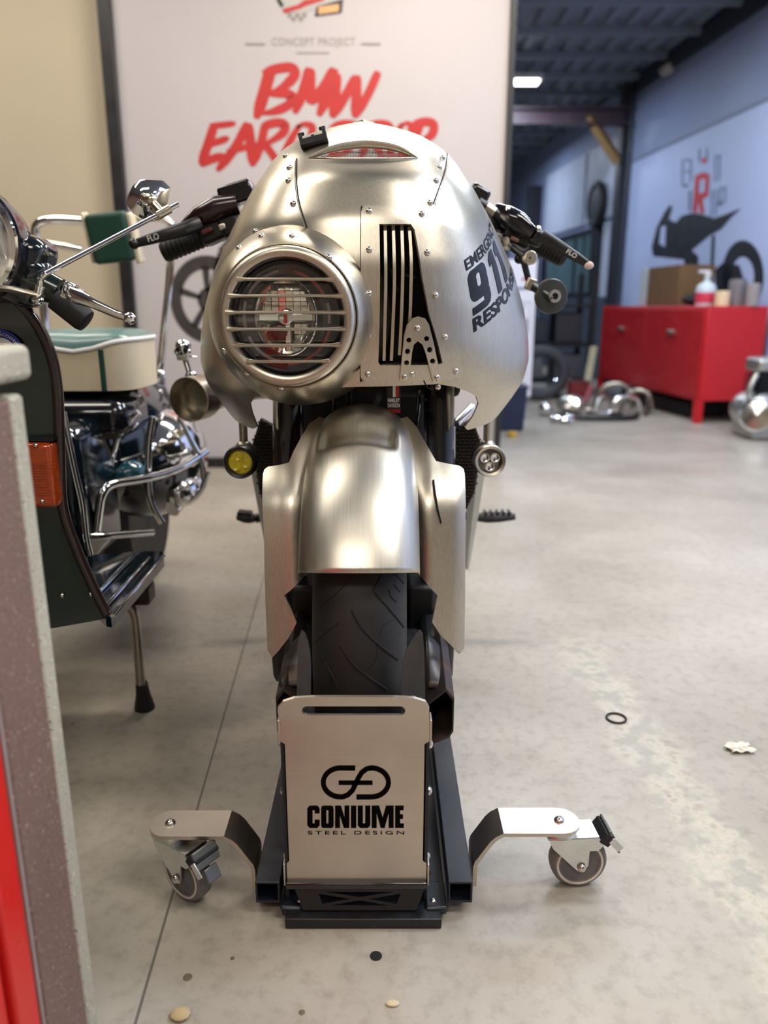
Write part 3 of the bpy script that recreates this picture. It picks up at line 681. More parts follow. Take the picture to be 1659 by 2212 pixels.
obj('window_lip', MB().tube(pts, [0.0012 + 0.0026 * math.sin(math.pi * i / (len(pts) - 1)) for i in range(len(pts))], 8), ALU_SOFT, fairing)
pts = [on_body(q.x, q.y, 0.0003)[0] for q in spline([Vector((a, b, 0)) for a, b in [(668, 341), (720, 343), (785, 343), (850, 343), (902, 341)]], 6)]
obj('window_sill', MB().tube(pts, 0.0012, 6), ALU_SOFT, fairing)
# little black clip on the upper edge
clip = MB(); pc, nc = on_body(681, 314, 0.006)
rt = Matrix.Rotation(R(-14), 3, 'Y') @ Matrix.Rotation(R(-25), 3, 'X')
clip.box(pc, (0.042, 0.012, 0.011), rt).box(pc + rt @ Vector((-0.018, 0, 0.009)), (0.006, 0.012, 0.012), rt).box(pc + rt @ Vector((0.018, 0, 0.009)), (0.006, 0.012, 0.014), rt)
clip.box(pc + rt @ Vector((0.0, 0, 0.006)), (0.005, 0.010, 0.006), rt).box(pc + rt @ Vector((0.0165, -0.003, 0.0155)), (0.010, 0.006, 0.003), rt).box(pc + rt @ Vector((-0.0165, -0.003, 0.0145)), (0.010, 0.006, 0.003), rt)
obj('phone_clip', clip, BLACK, moto, bevel=0.001)
# ---- decals on the right flank
def arc_table(z):
    t = [R(i * 0.5) for i in range(0, 179)]; p = [body(q, z) for q in t]; s = [0]
    for i in range(1, len(p)): s.append(s[-1] + (p[i] - p[i - 1]).length)
    return np.array(t), np.array(s)
AT, AS = arc_table(0.83)
def decal_map(start, slope, off=0.0006, lean=0.0):
    th0, z0 = to_param(hit(*start)); s0 = float(np.interp(th0, AT, AS))
    def f(a, b):
        z = z0 + b + slope * a; th = float(np.interp(min(s0 + a + lean * b, AS[-1] - 0.002), AS, AT)); return body(th, z) + body_n(th, z) * off
    return f
PRINTB = mat('dark_vinyl_print', (0.006, 0.006, 0.008), 0.26, 0.0, var=0.1, scale=30, spec=0.3)
dm = decal_map((1007, 586), 0.44)
obj('decal_lettering', letters(MB(), 'EMERGENCY', dm, 0.160, 0.0155, bold=0.02, sub=2, ref=(1, -1, 0)), PRINTB, fairing, smooth=False, label='black word EMERGENCY')
dm = decal_map((1023, 719), 0.46)
obj('decal_lettering', letters(MB(), 'RESPONSE', dm, 0.178, 0.0200, bold=0.035, sub=2, ref=(1, -1, 0)), PRINTB, fairing, smooth=False, label='black word RESPONSE')
dm = decal_map((1022, 683), 0.45)
# figure nine: block numeral drawn with a hole, tail separated below
n9 = MB()
n9.sheet(rrect(0.0, 0.0165, 0.048, 0.060, 0.011), [rrect(0.019, 0.033, 0.030, 0.051, 0.004)], dm, 0.005, nrm=(1, -1, 0))
n9.sheet([(0, 0), (0.034, 0), (0.043, 0.003), (0.048, 0.010), (0.048, 0.022), (0.030, 0.022), (0.030, 0.0105), (0, 0.0105)], [], dm, 0.005, nrm=(1, -1, 0))
obj('decal_figure', n9, PRINTB, fairing, smooth=False, label='black figure nine')
for k in (0.062, 0.098):
    n1 = MB(); n1.sheet([(k + 0.009, 0.0), (k + 0.027, 0.0), (k + 0.027, 0.060), (k + 0.012, 0.060), (k, 0.053), (k, 0.043), (k + 0.009, 0.046)], [], dm, 0.005, nrm=(1, -1, 0))
    obj('decal_figure', n1, PRINTB, fairing, smooth=False, label='black figure one')
# ---- headlight bowl
ax = Vector((-0.03, -1.0, 0.0)).normalized()
bowl = MB(); prof = [(0.139, -0.20), (0.1375, -0.15), (0.134, -0.115), (0.126, -0.075), (0.115, -0.042), (0.1035, -0.018), (0.098, -0.010)]
bowl.lathe(prof + [(0.096, -0.011), (0.0945, -0.02)], NC, ax, 72)
bowl_o = obj('headlight_bowl', bowl, ALU, moto, solid=0.002); bowl_o['label'] = 'round brushed aluminium headlight bowl'
def bowl_pt(ang, h):
    hs = [q[1] for q in prof][::1]; r = float(np.interp(h, [q[1] for q in prof], [q[0] for q in prof]))
    up = Vector((0, 0, 1)); w = ax.cross(up); rad = up * math.sin(R(ang)) - w * math.cos(R(ang))
    rad.normalize(); return NC + ax * h + rad * r, (rad * 0.8 + ax * 0.6).normalized()
for u, v in [(557, 506), (631, 508), (715, 557), (500, 531), (522, 808), (598, 838), (467, 762)]:
    a = math.degrees(math.atan2(686 - v, u - 619)); rp = math.hypot(u - 619, v - 686) * 1.05 / FPX
    h = float(np.interp(rp / 1.045, [q[0] for q in prof[::-1]], [q[1] for q in prof[::-1]]))
    p, n = bowl_pt(a, h); inst('rivet', RIV, bowl_o, p, nrot(n))
# flange plate riveted to the fairing above the bowl
fl_o = [(x, y) for x, y in arc((607, 668), 178, -28, -178, 26)]; fl_i = [(x, y) for x, y in arc((612, 676), 135, -178, -28, 26)]
def safe(q):
    p = hit_raw(*q); return p is not None and abs(p.x - BX) < 0.97 * Wz(p.z)
fo = [q for q in fl_o if safe(q)]; fi = [q for q in fl_i if safe(q)]
mb = MB(); mb.sheet([hitp(*q) for q in fo + fi], [], bmap(0.0045), 0.010, th=0.0045)
fl = obj('bowl_flange', mb, ALU_SOFT, moto, angle=50)
obj('flange_joint_shade', MB().tube([on_body(*q, 0.0006)[0] for q in fo], 0.0012, 6), GROOVE, fl)  # black tube stands in for the shadow along the flange edge
for q in [(631, 503), (557, 503), (716, 552)]:
    if safe(q): body_rivet(*q, fl, RIV, 0.0045)
# ring with bars
ring = MB(); ring.lathe([(0.094, -0.022), (0.0945, -0.006), (0.0925, 0.001), (0.088, 0.0045), (0.083, 0.0045), (0.0795, 0.002), (0.0785, -0.004), (0.0795, -0.010)], NC, ax, 72)
ring_o = obj('headlight_grille', ring, ALU_SOFT, moto)
for v in (603, 639, 675, 711, 746, 781):
    z = P(619, v, 1.08).z; dz = z - NC.z; half = math.sqrt(max(0, 0.0815 ** 2 - dz ** 2))
    pts = [Vector((NC.x + half * t, NC.y - 0.001 - 0.010 * (1 - t * t) * (1 - (dz / 0.085) ** 2), z)) for t in np.linspace(-1, 1, 13)]
    rr = [0.0052 - 0.0027 * min(1, (1 - abs(t)) * 5) for t in np.linspace(-1, 1, 13)]
    obj('grille_bar', MB().tube(pts, rr, 10, flat=(0.85, 1.2)), ALU_SOFT, ring_o)
# ---- headlight unit behind the ring
lamp = MB(); lamp.lathe([(0.088, -0.06), (0.088, -0.02), (0.080, -0.014), (0.074, -0.016), (0.072, -0.026), (0.052, -0.032), (0.050, -0.05), (0.001, -0.052)], NC, ax, 48)
head = obj('headlight', lamp, BLACKGLOSS, moto)
rm = MB()
def refl(a, b):   # bowl of the reflector, oval
    ang = 2 * math.pi * a; r = b; return NC + Vector((math.cos(ang) * 0.041 * r - 0.004, 0.044 - 0.020 * r * r, math.sin(ang) * 0.051 * r))
rm.grid(refl, 40, 8, True)
REFL = mat('reflector', (0.92, 0.88, 0.78), 0.14, 1, var=0.12, scale=120, bump=0.0)
obj('reflector', rm, REFL, head, smooth=False)
fc = MB()
for i in range(8):
    x = -0.035 + i * 0.010
    for j, (zc_, hh) in enumerate(((0.0145, 0.0135), (0.0290, 0.0135), (0.0420, 0.010))):
        if (x / 0.040) ** 2 + (zc_ / 0.050) ** 2 < 1: fc.box(NC + Vector((x - 0.004, 0.034 - 0.010 * (zc_ / 0.05) ** 2, zc_)), (0.0094, 0.005, hh), Matrix.Rotation(R((i - 3.5) * 4), 3, 'Z') @ Matrix.Rotation(R(6 + 9 * j), 3, 'X'))
    for j, (zc_, hh) in enumerate(((0.0165, 0.0135), (0.0320, 0.0135))):
        if (x / 0.040) ** 2 + (zc_ / 0.046) ** 2 < 1 and i in (0, 1, 5, 6, 7): fc.box(NC + Vector((x - 0.004, 0.035, -zc_)), (0.0094, 0.005, hh), Matrix.Rotation(R((i - 3.5) * 4), 3, 'Z') @ Matrix.Rotation(R(-8 - 8 * j), 3, 'X'))
obj('reflector_facets', fc, REFL, head, smooth=False, kind='stuff')
br = MB(); br.box(NC + Vector((-0.004, 0.026, 0.0)), (0.078, 0.006, 0.012)); br.box(NC + Vector((-0.002, 0.029, -0.026)), (0.010, 0.006, 0.044))
obj('chrome_band', br, CHROME, head, bevel=0.002)
obj('dark_lens', MB().ball(NC + Vector((-0.014, 0.032, -0.020)), 0.017, 18, 10, (1, 0.5, 0.9)), BLACKGLOSS, head)
em = MB(); em.lathe([(0.0105, 0), (0.0105, 0.003), (0.0085, 0.004), (0.001, 0.004)], NC + Vector((-0.004, 0.024, 0.0)), ax, 24); obj('emblem', em, CHROME, head)
em2 = MB(); em2.box(NC + Vector((-0.004, 0.0192, 0.0)), (0.0055, 0.002, 0.016)); obj('emblem_bar', em2, mat('emblem_red', (0.75, 0.04, 0.03), 0.3), head, bevel=0.0005)
HALO = mat('halo_tube', (0.80, 0.70, 0.70), 0.10, 0, var=0.05, trans=0.35, coat=0.5)
HALOR = mat('halo_tube_red', (0.62, 0.10, 0.09), 0.15, 0, var=0.2, scale=40, coat=0.6)
for a0, a1, rad, m in ((25, 78, 0.060, HALOR), (98, 150, 0.060, HALO), (160, 196, 0.060, HALO), (205, 262, 0.060, HALO), (270, 345, 0.062, HALOR), (-8, 18, 0.060, HALO)):
    pts = [NC + Vector((math.cos(R(a)) * rad - 0.003, 0.024, math.sin(R(a)) * rad * 1.04)) for a in np.linspace(a0, a1, 16)]
    obj('halo_tube', MB().tube(pts, 0.0026, 8), m, head)
tr = MB(); tr.tube([NC + Vector((math.cos(a) * 0.0425 - 0.004, 0.024, math.sin(a) * 0.0525)) for a in np.linspace(0, 2 * math.pi, 49)[:-1]], 0.0022, 8, closed=True); obj('reflector_trim', tr, CHROME, head)
tr = MB(); tr.tube([NC + Vector((math.cos(a) * 0.0745, 0.016, math.sin(a) * 0.0745)) for a in np.linspace(0, 2 * math.pi, 49)[:-1]], 0.003, 8, closed=True); obj('outer_seal', tr, BLACKMATT, head)
gl = MB(); gl.grid(lambda a, b: NC + Vector((math.cos(2 * math.pi * a) * 0.072 * b, 0.015 - 0.005 * (1 - b * b), math.sin(2 * math.pi * a) * 0.072 * b)), 40, 6, True)
gl.grid(lambda a, b: NC + Vector((math.cos(2 * math.pi * a) * 0.072 * (1 - b), 0.017 - 0.005 * (1 - (1 - b) ** 2), math.sin(2 * math.pi * a) * 0.072 * (1 - b))), 40, 6, True)
obj('lens_glass', gl, GLASS, head)
# ---- vent plate, slats, bracket
vp_out = [(780.5, 462), (783, 454), (790, 449), (850, 450), (910, 453), (919, 457), (924, 466), (932, 505), (943, 570), (956, 645), (975, 722), (997, 800), (996, 808), (988, 814), (975, 817), (880, 820), (790, 821), (782, 818), (779, 810), (779, 640)]
vp_in = [(819, 487), (885, 487), (893, 499), (909, 596), (923, 673), (953, 782), (943, 786), (821, 787), (817, 781)]
mb = MB(); mb.sheet([hitp(*q) for q in vp_out], [[hitp(*q) for q in vp_in]], bmap(0.0055), 0.010, th=0.0055)
vent = obj('vent_plate', mb, ALU_SOFT, moto, angle=50); vent['label'] = 'riveted aluminium vent frame with a tapered opening'
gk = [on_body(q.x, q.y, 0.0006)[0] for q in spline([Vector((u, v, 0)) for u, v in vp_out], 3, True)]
obj('plate_joint_shade', MB().tube(gk, 0.0013, 6, closed=True), GROOVE, vent)  # dark line around the plate, the shadow of its gap put in as colour
for q in [(797, 461), (908, 467), (797, 542), (920, 548), (797, 635), (938, 639), (796, 724), (958, 728), (795, 806), (981, 800), (889, 806)]: body_rivet(*q, vent, RIV, 0.0055)
for ln in ([(833, 484), (834, 560), (834, 620), (832, 700), (830, 782)], [(851, 484), (853, 560), (853, 620), (850, 700), (846, 782)], [(870, 484), (872, 560), (871, 620), (868, 700), (864, 770)], [(887, 486), (891, 560), (890, 620), (888, 680), (884, 730)]):
    pts = [on_body(q.x, q.y, -0.006)[0] for q in spline([Vector((a, b, 0)) for a, b in ln], 5)]
    m_ = MB(); vs_ = []
    for p in pts: vs_ += [p + Vector((-0.0022, 0, 0)), p + Vector((0.0022, 0, 0)), p + Vector((0.0022, 0.022, 0)), p + Vector((-0.0022, 0.022, 0))]
    fs_ = [(0, 1, 2, 3)]
    for i in range(len(pts) - 1):
        for k in range(4): fs_.append((i * 4 + k, (i + 1) * 4 + k, (i + 1) * 4 + (k + 1) % 4, i * 4 + (k + 1) % 4))
    n_ = (len(pts) - 1) * 4; fs_.append((n_ + 3, n_ + 2, n_ + 1, n_)); m_.add(vs_, fs_)
    obj('vent_slat', m_, ALU_SOFT, vent, fixn=True)
zz = lambda x, y: (760 + x / 5.142, 420 + y / 5.142)
a_out = [zz(*q) for q in [(520, 2050), (545, 1800), (570, 1560), (600, 1440), (650, 1375), (720, 1350), (790, 1372), (832, 1440), (872, 1600), (930, 1860), (975, 2065), (880, 2065), (845, 1920), (800, 1750), (765, 1660), (715, 1622), (672, 1660), (655, 1730), (635, 1900), (615, 2058)]]
a_holes = [circle(zz(*q), 5.4, 12) for q in [(620, 1610), (808, 1595), (606, 1728), (840, 1712), (596, 1848), (872, 1832)]]
mb = MB(); mb.sheet([hitp(*q) for q in a_out], [[hitp(*q) for q in h] for h in a_holes], bmap(0.0105), 0.006, th=0.0045)
br_o = obj('drilled_bracket', mb, ALU_SOFT, moto, angle=50); br_o['label'] = 'drilled arch-shaped bracket over the vent'
for q in [(898, 708), (872, 810), (939, 811)]: body_rivet(*q, br_o, RIV, 0.0105)
# things seen inside the vent
ins = MB(); ins.box((0.03, 1.36, 0.80), (0.20, 0.10, 0.30)); obj('inner_housing', ins, BLACKMATT, moto, bevel=0.01)
ins = MB(); ins.box((0.035, 1.235, 0.706), (0.11, 0.07, 0.006)); obj('inner_tray', ins, POLISHED, moto)
ins = MB(); ins.tube([(0.0, 1.27, 0.88), (0.015, 1.25, 0.84), (0.035, 1.27, 0.80), (0.03, 1.26, 0.76)], 0.004, 8); ins.tube([(-0.01, 1.28, 0.86), (0.05, 1.28, 0.845)], 0.005, 8); obj('inner_cable', ins, BLACKGLOSS, moto)
# ---- front wheel
WC = Vector((BX, 1.21, 0.31)); TR, THW, TRI = 0.295, 0.066, 0.215
def tyre_pt(phi, a, off=0.0):      # phi about the axle, a = -90..90 across
    r = TRI + (TR - TRI + off) * max(0.0, math.cos(a)) ** 0.75
    return WC + Vector((math.copysign(abs(math.sin(a)) ** 0.85, a) * (THW + off), -r * math.cos(phi), r * math.sin(phi)))
mb = MB(); NU = 96
mb.grid(lambda a, b: tyre_pt(2 * math.pi * a, R(-88 + 176 * b)), NU, 25, True)
tyre = obj('front_tyre', mb, RUBBER, moto, angle=80)
def tyre_in(p):
    d = p - WC; k = abs(d.x) / THW
    if k >= 1: return False
    s = k ** (1 / 0.85); c = math.sqrt(max(0, 1 - s * s)); r = TRI + (TR - TRI) * c ** 0.75
    return math.hypot(d.y, d.z) <= r
for k, (ln, w) in enumerate([([(769, 1238), (732, 1277), (672, 1326)], 1.6), ([(828, 1236), (806, 1277)], 2.2), ([(842, 1229), (872, 1260)], 2.2), ([(809, 1280), (842, 1317), (872, 1354)], 2.8), ([(851, 1263), (864, 1279)], 1.8),
        ([(840, 1274), (845, 1289), (856, 1300)], 1.8), ([(760, 1317), (780, 1354), (815, 1390), (859, 1425)], 3.2), ([(850, 1339), (828, 1352), (820, 1376)], 1.0), ([(734, 1390), (759, 1430), (790, 1458), (836, 1490)], 3.2),
        ([(816, 1392), (811, 1427), (787, 1451)], 1.0), ([(701, 1430), (717, 1458), (729, 1485)], 2.8), ([(732, 1346), (701, 1368), (674, 1394)], 1.4)]):
    pts = [march(q.x, q.y, tyre_in, 0.88, 1.2) for q in spline([Vector((a, b, 0)) for a, b in ln], 5)]
    pts = [p for p in pts if p is not None]
    if len(pts) > 2: obj('tread_groove', MB().tube(pts, 0.00055 * w, 6), GROOVE, tyre)
rim = MB()
for s in (-1, 1): rim.lathe([(0.222, s * 0.045), (0.21, s * 0.050), (0.20, s * 0.042), (0.06, s * 0.030), (0.03, s * 0.05)], WC, (1, 0, 0), 48)
obj('wheel_rim', rim, BLACK, moto)
for s in (-1, 1):
    d = MB(); d.lathe([(0.155, s * 0.062), (0.155, s * 0.067), (0.11, s * 0.067), (0.11, s * 0.062), (0.155, s * 0.062)], WC, (1, 0, 0), 48); obj('brake_disc', d, STEEL, moto)
    c = MB(); c.box(WC + Vector((s * 0.088, -0.06, -0.075)), (0.05, 0.075, 0.10), Matrix.Rotation(R(25), 3, 'X')); c.box(WC + Vector((s * 0.095, 0.0, 0.0)), (0.05, 0.07, 0.10)); obj('brake_caliper', c, BLACK, moto, bevel=0.008)
# ---- front fender
FR = 0.330; FHW = 0.083
def fender_pt(phi, a):             # phi degrees from straight ahead upwards
    ca = max(0.0, math.cos(a)); r = 0.245 + (FR - 0.245) * ca ** 0.55
    x = math.copysign(abs(math.sin(a)) ** 0.88, a) * FHW * (1.0 - 0.10 * max(0, (phi - 60) / 60))
    r += 0.010 * max(0, 1 - abs(x) / 0.1) * max(0, min(1, (phi - 40) / 40))
    # pressed recess near the crown
    e = min(1, max(0, (phi - 64.0) / 4.0)) * min(1, max(0, (81 - phi) / 9.0)); e = e * e * (3 - 2 * e)
    g_ = min(1, max(0, (0.060 - abs(x + 0.004)) / 0.016)); g_ = g_ * g_ * (3 - 2 * g_)
    r -= 0.012 * e * g_
    return WC + Vector((x, -r * math.cos(R(phi)), r * math.sin(R(phi))))
PH0 = 29.5
mb = MB(); mb.grid(lambda a, b: fender_pt(PH0 + 2.2 * (2 * a - 1) ** 2 * 1.0 + (138 - PH0) * b, R(-89 + 178 * a)), 56, 90)
fend = obj('front_fender', mb, ALU_FENDER, moto, solid=0.003, angle=60); fend['label'] = 'brushed aluminium front mudguard with a pressed recess'
# ---- shrouds beside the fender
fdx = smooth_table([0.0, 0.055, 0.075, 0.088, 0.100, 0.112, 0.128, 0.146, 0.156, 0.166, 0.18], [1.075, 1.075, 1.072, 1.066, 1.060, 1.064, 1.066, 1.070, 1.080, 1.105, 1.15])
def shroud_y(x, z): return fdx(abs(x - BX)) - 0.10 * max(0, 0.50 - z) * 1.0 + 1.3 * (0.5 * (z - 0.53) + 0.5 * math.sqrt((z - 0.53) ** 2 + 0.0012))
def on_shroud(u, v):
    Y = 1.08
    for _ in range(40):
        p = P(u, v, Y); Y = 0.5 * Y + 0.5 * shroud_y(p.x, p.z)
    return P(u, v, Y)
def sh_poly(px): return [(lambda p: (p.x, p.z))(on_shroud(*q)) for q in px]
sh_l = [(568, 1024), (571, 1014), (579, 1008), (605, 1004), (624, 999), (634, 975), (650, 945), (668, 915), (690, 900), (705, 905), (705, 1225), (668, 1236), (640, 1264), (614, 1286), (630, 1318), (641, 1345), (622, 1380), (600, 1408), (588, 1421), (578, 1405), (573, 1300), (570, 1150)]
sh_r = [(1004, 1024), (1001, 1012), (992, 1006), (965, 1001), (942, 996), (930, 975), (916, 950), (900, 922), (880, 900), (862, 905), (862, 1225), (899, 1235), (920, 1258), (945, 1286), (939, 1318), (934, 1345), (950, 1370), (975, 1395), (994, 1412), (1003, 1400), (1005, 1300), (1005, 1150)]
for px in (sh_l, sh_r):
    mb = MB(); mb.sheet(sh_poly(px), [], lambda a, b: Vector((a, shroud_y(a, b), b)), 0.010, th=0.003)
    so = obj('fork_shroud', mb, ALU_SOFT, moto, angle=50)
sl = [on_shroud(u, v) - Vector((0, 0.002, 0)) for u, v in ((936, 1037), (939, 1065), (945, 1100), (953, 1130))]
obj('shroud_slot', MB().tube(sl, [0.003, 0.0035, 0.0032, 0.002], 8, flat=(1, 0.5)), GROOVE, so)
for s, u in ((-1, 617), (1, 955)):
    x = BX + s * 0.126
    f_ = MB(); f_.tube([(x, 1.205, 0.27), (x, 1.235, 0.42)], 0.030, 20); f_.tube([(x, 1.235, 0.42), (x, 1.36, 0.98)], 0.0255, 20); obj('fork_leg', f_, BLACKGLOSS, moto)
# dark foot behind each shroud tip
for s in (-1, 1): obj('fork_foot', MB().box((BX + s * 0.118, 1.16, 0.262), (0.055, 0.09, 0.09), Matrix.Rotation(R(12), 3, 'X')), BLACK, moto, bevel=0.012)
# ---- triple clamp, steering head, engine and radiator behind the fork
mb = MB(); mb.box((BX, 1.30, 0.70), (0.30, 0.07, 0.03)); mb.box((BX, 1.38, 0.93), (0.30, 0.07, 0.025)); obj('triple_clamp', mb, BLACK, moto, bevel=0.008)
mb = MB(); mb.box((BX, 1.62, 0.45), (0.26, 0.34, 0.46)); mb.box((BX, 1.52, 0.74), (0.30, 0.24, 0.18))
eng = obj('engine', mb, BLACKMATT, moto, bevel=0.03)
for k in range(9): obj('cooling_fin', MB().box((BX, 1.455, 0.30 + k * 0.034), (0.20, 0.05, 0.006)), BLACK, eng)
hn = MB(); hn.lathe([(0.001, 0.012), (0.020, 0.012), (0.026, 0.004), (0.030, 0.0), (0.030, -0.02)], P(787, 852, 1.30), (0, -1, 0), 28); obj('horn', hn, BLACKMATT, moto)
for u, k in ((622, 1), (722, 2), (753, 3), (905, 4)):
    obj('control_cable', MB().tube(spline([P(u, 840, 1.27), P(u - 2, 880, 1.285), P(u - 8, 930, 1.30), P(u - 14, 980, 1.31)], 5), 0.0035, 8), BLACKGLOSS, moto)
# small badge hanging under the fairing
bp_ = lambda a, b: Vector((0, 0, 0))
bc = P(850, 848, 1.22); bw = 0.022; bh = 0.040
bd = MB(); bd.box(bc + Vector((0.0, 0.003, -bh / 2 + 0.008)), (bw, 0.004, bh)); badge = obj('hanging_badge', bd, BLACK, moto, bevel=0.001)
b0 = bc + Vector((-bw / 2, 0.0, -bh + 0.008))
st = MB(); st.box(b0 + Vector((bw / 2, 0, 0.003)), (bw, 0.0012, 0.006)); st.box(b0 + Vector((bw * 0.78, 0, 0.034)), (bw * 0.2, 0.0012, 0.018)); obj('red_stripe', st, REDPRINT, badge)
st = MB(); st.box(b0 + Vector((bw * 0.55, 0, 0.034)), (bw * 0.2, 0.0012, 0.018))
letters(st, 'HARLEY', lambda a, b: b0 + Vector((a + 0.002, -0.0002, b + 0.0165)), bw - 0.003, 0.0065, bold=0.03); letters(st, 'DAVIDSON', lambda a, b: b0 + Vector((a + 0.002, -0.0002, b + 0.0085)), bw - 0.003, 0.0065, bold=0.03)
obj('badge_lettering', st, WHITEPRINT, badge, smooth=False)
MESHB = mat('radiator_core', (0.055, 0.040, 0.034), 0.55, 0.3, var=0.3, scale=40)
for s in (-1, 1):
    rx = BX + s * 0.205
    px = [(985, 925), (1022, 905), (1040, 960), (1026, 1060), (1008, 1100), (985, 1090)]
    pts = [P(u, v, 1.50) for u, v in px]; pts = [Vector((2 * BX - p.x if s < 0 else p.x, p.y, p.z)) for p in pts]
    mb = MB(); mb.sheet([(p.x, p.z) for p in pts], [], lambda a, b: Vector((a, 1.50 + 0.3 * 0, b)), 0.03, th=0.02); ra = obj('side_radiator', mb, BLACKMATT, moto)
    mb = MB(); z0 = min(p.z for p in pts); z1 = max(p.z for p in pts); poly = [(p.x, p.z) for p in pts]; x0 = min(p[0] for p in poly); x1 = max(p[0] for p in poly)
    z = z0; rr_ = 0
    while z < z1:
        x = x0 + (0.004 if rr_ % 2 else 0)
        while x < x1:
            if in_poly(x, z, poly): mb.box((x, 1.497, z), (0.0062, 0.004, 0.0034))
            x += 0.0085
        z += 0.0068; rr_ += 1
    obj('radiator_core', mb, MESHB, ra, smooth=False, kind='stuff')
# pale frame plates running down to the pegs
PALE = mat('pale_frame_paint', (0.55, 0.56, 0.52), 0.4, 0.2, var=0.06)
for s in (-1, 1):
    a = P(1030, 1025, 1.62); b = P(1018, 1130, 1.66); c = P(1008, 1230, 1.68)
    pts = [Vector((2 * BX - p.x if s < 0 else p.x, p.y, p.z)) for p in (P(1035, 1000, 1.60), a, b, c)]
    obj('frame_plate', MB().tube(pts, [0.017, 0.017, 0.013, 0.006], 4, flat=(0.35, 1.1)), PALE, moto, smooth=False, bevel=0.002)
# tube between frame and fork
obj('frame_tube', MB().tube([P(985, 915, 1.42), P(1020, 880, 1.46)], 0.008, 10), POLISHED, moto)
# ---- foot pegs
for s, (ua, va, ub, vb) in ((1, (1026, 1118, 1112, 1116)), (-1, (552, 1120, 512, 1116))):
    p0 = P(ua, va, 1.85); p1 = P(ub, vb, 1.85); pg = MB(); pg.tube([p0, p0.lerp(p1, 0.3), p0.lerp(p1, 0.62), p1], [0.011, 0.017, 0.016, 0.010], 12, flat=(0.8, 1.2))
    po = obj('foot_peg', pg, BLACKMATT, moto)
    for k in range(5): q = p0.lerp(p1, 0.25 + 0.15 * k); obj('peg_rib', MB().box(q + Vector((0, 0, 0.013)), (0.006, 0.03, 0.006)), BLACK, po)
    obj('peg_bracket', MB().tube([p0, p0 + Vector((-s * 0.05, 0.02, 0.005))], 0.012, 10), BLACK, moto)
# ---- auxiliary lamps below the fairing
def aux(u, v, rpx, body_m, lens_m, yellow, lab):
    c = P(u, v, 1.33); r = rpx * m_per_px(u, v, 1.33); a = Vector((-0.08 if yellow else 0.05, -1, 0.04)).normalized()
    h = MB(); h.lathe([(0.001, -0.062), (r * 0.55, -0.060), (r * 0.72, -0.045), (r * 0.80, -0.02), (r, -0.012), (r, 0.004), (r * 0.93, 0.007), (r * 0.76, 0.005), (r * 0.74, -0.006), (0.001, -0.008)], c, a, 36)
    o = obj('auxiliary_lamp', h, body_m, moto); o['label'] = lab
    for k in range(3): obj('cooling_ring', MB().lathe([(r * 0.76, 0), (r * 0.90, 0.001), (r * 0.90, 0.004), (r * 0.76, 0.005)], c - a * (0.024 + 0.011 * k), a, 28), BLACK, o)
    d = MB(); d.lathe([(r * 0.74, 0.0), (r * 0.4, 0.002), (0.0005, 0.0025)], c - a * 0.002, a, 28); obj('lamp_lens', d, lens_m, o)
    up = Vector((0, 0, 1)); sd = a.cross(up).normalized(); uu = sd.cross(a)
    for k in (0, 1, 2):
        ang = R(90 + 60 + 120 * k) if not yellow else R(75 + 120 * k); q = c + (sd * math.cos(ang) + uu * math.sin(ang)) * r * 0.36 + a * 0.0005
        e = MB(); e.lathe([(r * 0.26, 0.0), (r * 0.30, 0.0018), (r * 0.22, 0.0022), (r * 0.12, 0.0006), (0.0005, 0.0004)], q, a, 18); ob = obj('led', e, YELLOWLENS if yellow else CHROME, o)
    k = MB(); k.ball(c - a * 0.030 + Vector((0, 0, r * 0.78)), r * 0.52, 18, 10, (1, 1, 0.8)); obj('swivel', k, DULL if yellow else ALU_SOFT, o)
    k = MB(); k.tube([c - a * 0.030 + Vector((0, 0, r * 0.8)), c - a * 0.030 + Vector((0, 0, r * 0.8 + 0.05))], 0.0075, 12); obj('stalk', k, DULL if yellow else ALU_SOFT, o)
    return o
LENSD = mat('lamp_dark_reflector', (0.14, 0.135, 0.13), 0.15, 0.9, var=0.4, scale=150)
aux(519, 998, 36, BLACK, YELLOWLENS, True, 'black round spot lamp with yellow lens')
aux(1058, 995, 35, ALU_SOFT, LENSD, False, 'silver round spot lamp with three LEDs')
# ---- intake horn with skull ornament at the left
hc = P(408, 863, 1.52); ha = Vector((-0.36, -1, -0.03)).normalized(); hr = 49 * m_per_px(408, 863, 1.52)
h = MB(); h.lathe([(hr * 0.70, -0.17), (hr * 0.72, -0.12), (hr * 0.80, -0.075), (hr * 0.97, -0.05), (hr, -0.045), (hr, 0.0), (hr * 0.965, 0.001), (hr * 0.95, -0.004), (hr * 0.94, -0.034), (hr * 0.74, -0.036), (hr * 0.73, -0.05), (0.001, -0.055)], hc, ha, 44)
ho = obj('exhaust_can', h, DULL, moto); ho['label'] = 'open dull steel exhaust can'
h = MB(); h.tube([hc - ha * 0.15, hc - ha * 0.22 + Vector((0.03, 0, 0)), hc - ha * 0.30 + Vector((0.08, 0.02, -0.01))], hr * 0.66, 20); obj('exhaust_pipe', h, DULL, moto)
sp = P(404, 815, 1.55); sk = MB(); sk.tube([sp, sp + Vector((0.004, 0.004, 0.010)), P(398, 772, 1.56)], 0.006, 10); sk.ball(sp + Vector((0.012, 0, 0.004)), 0.009, 12, 8); obj('ornament_stem', sk, POLISHED, moto)
kc = P(396, 757, 1.56); kr = 20 * m_per_px(396, 757, 1.56)
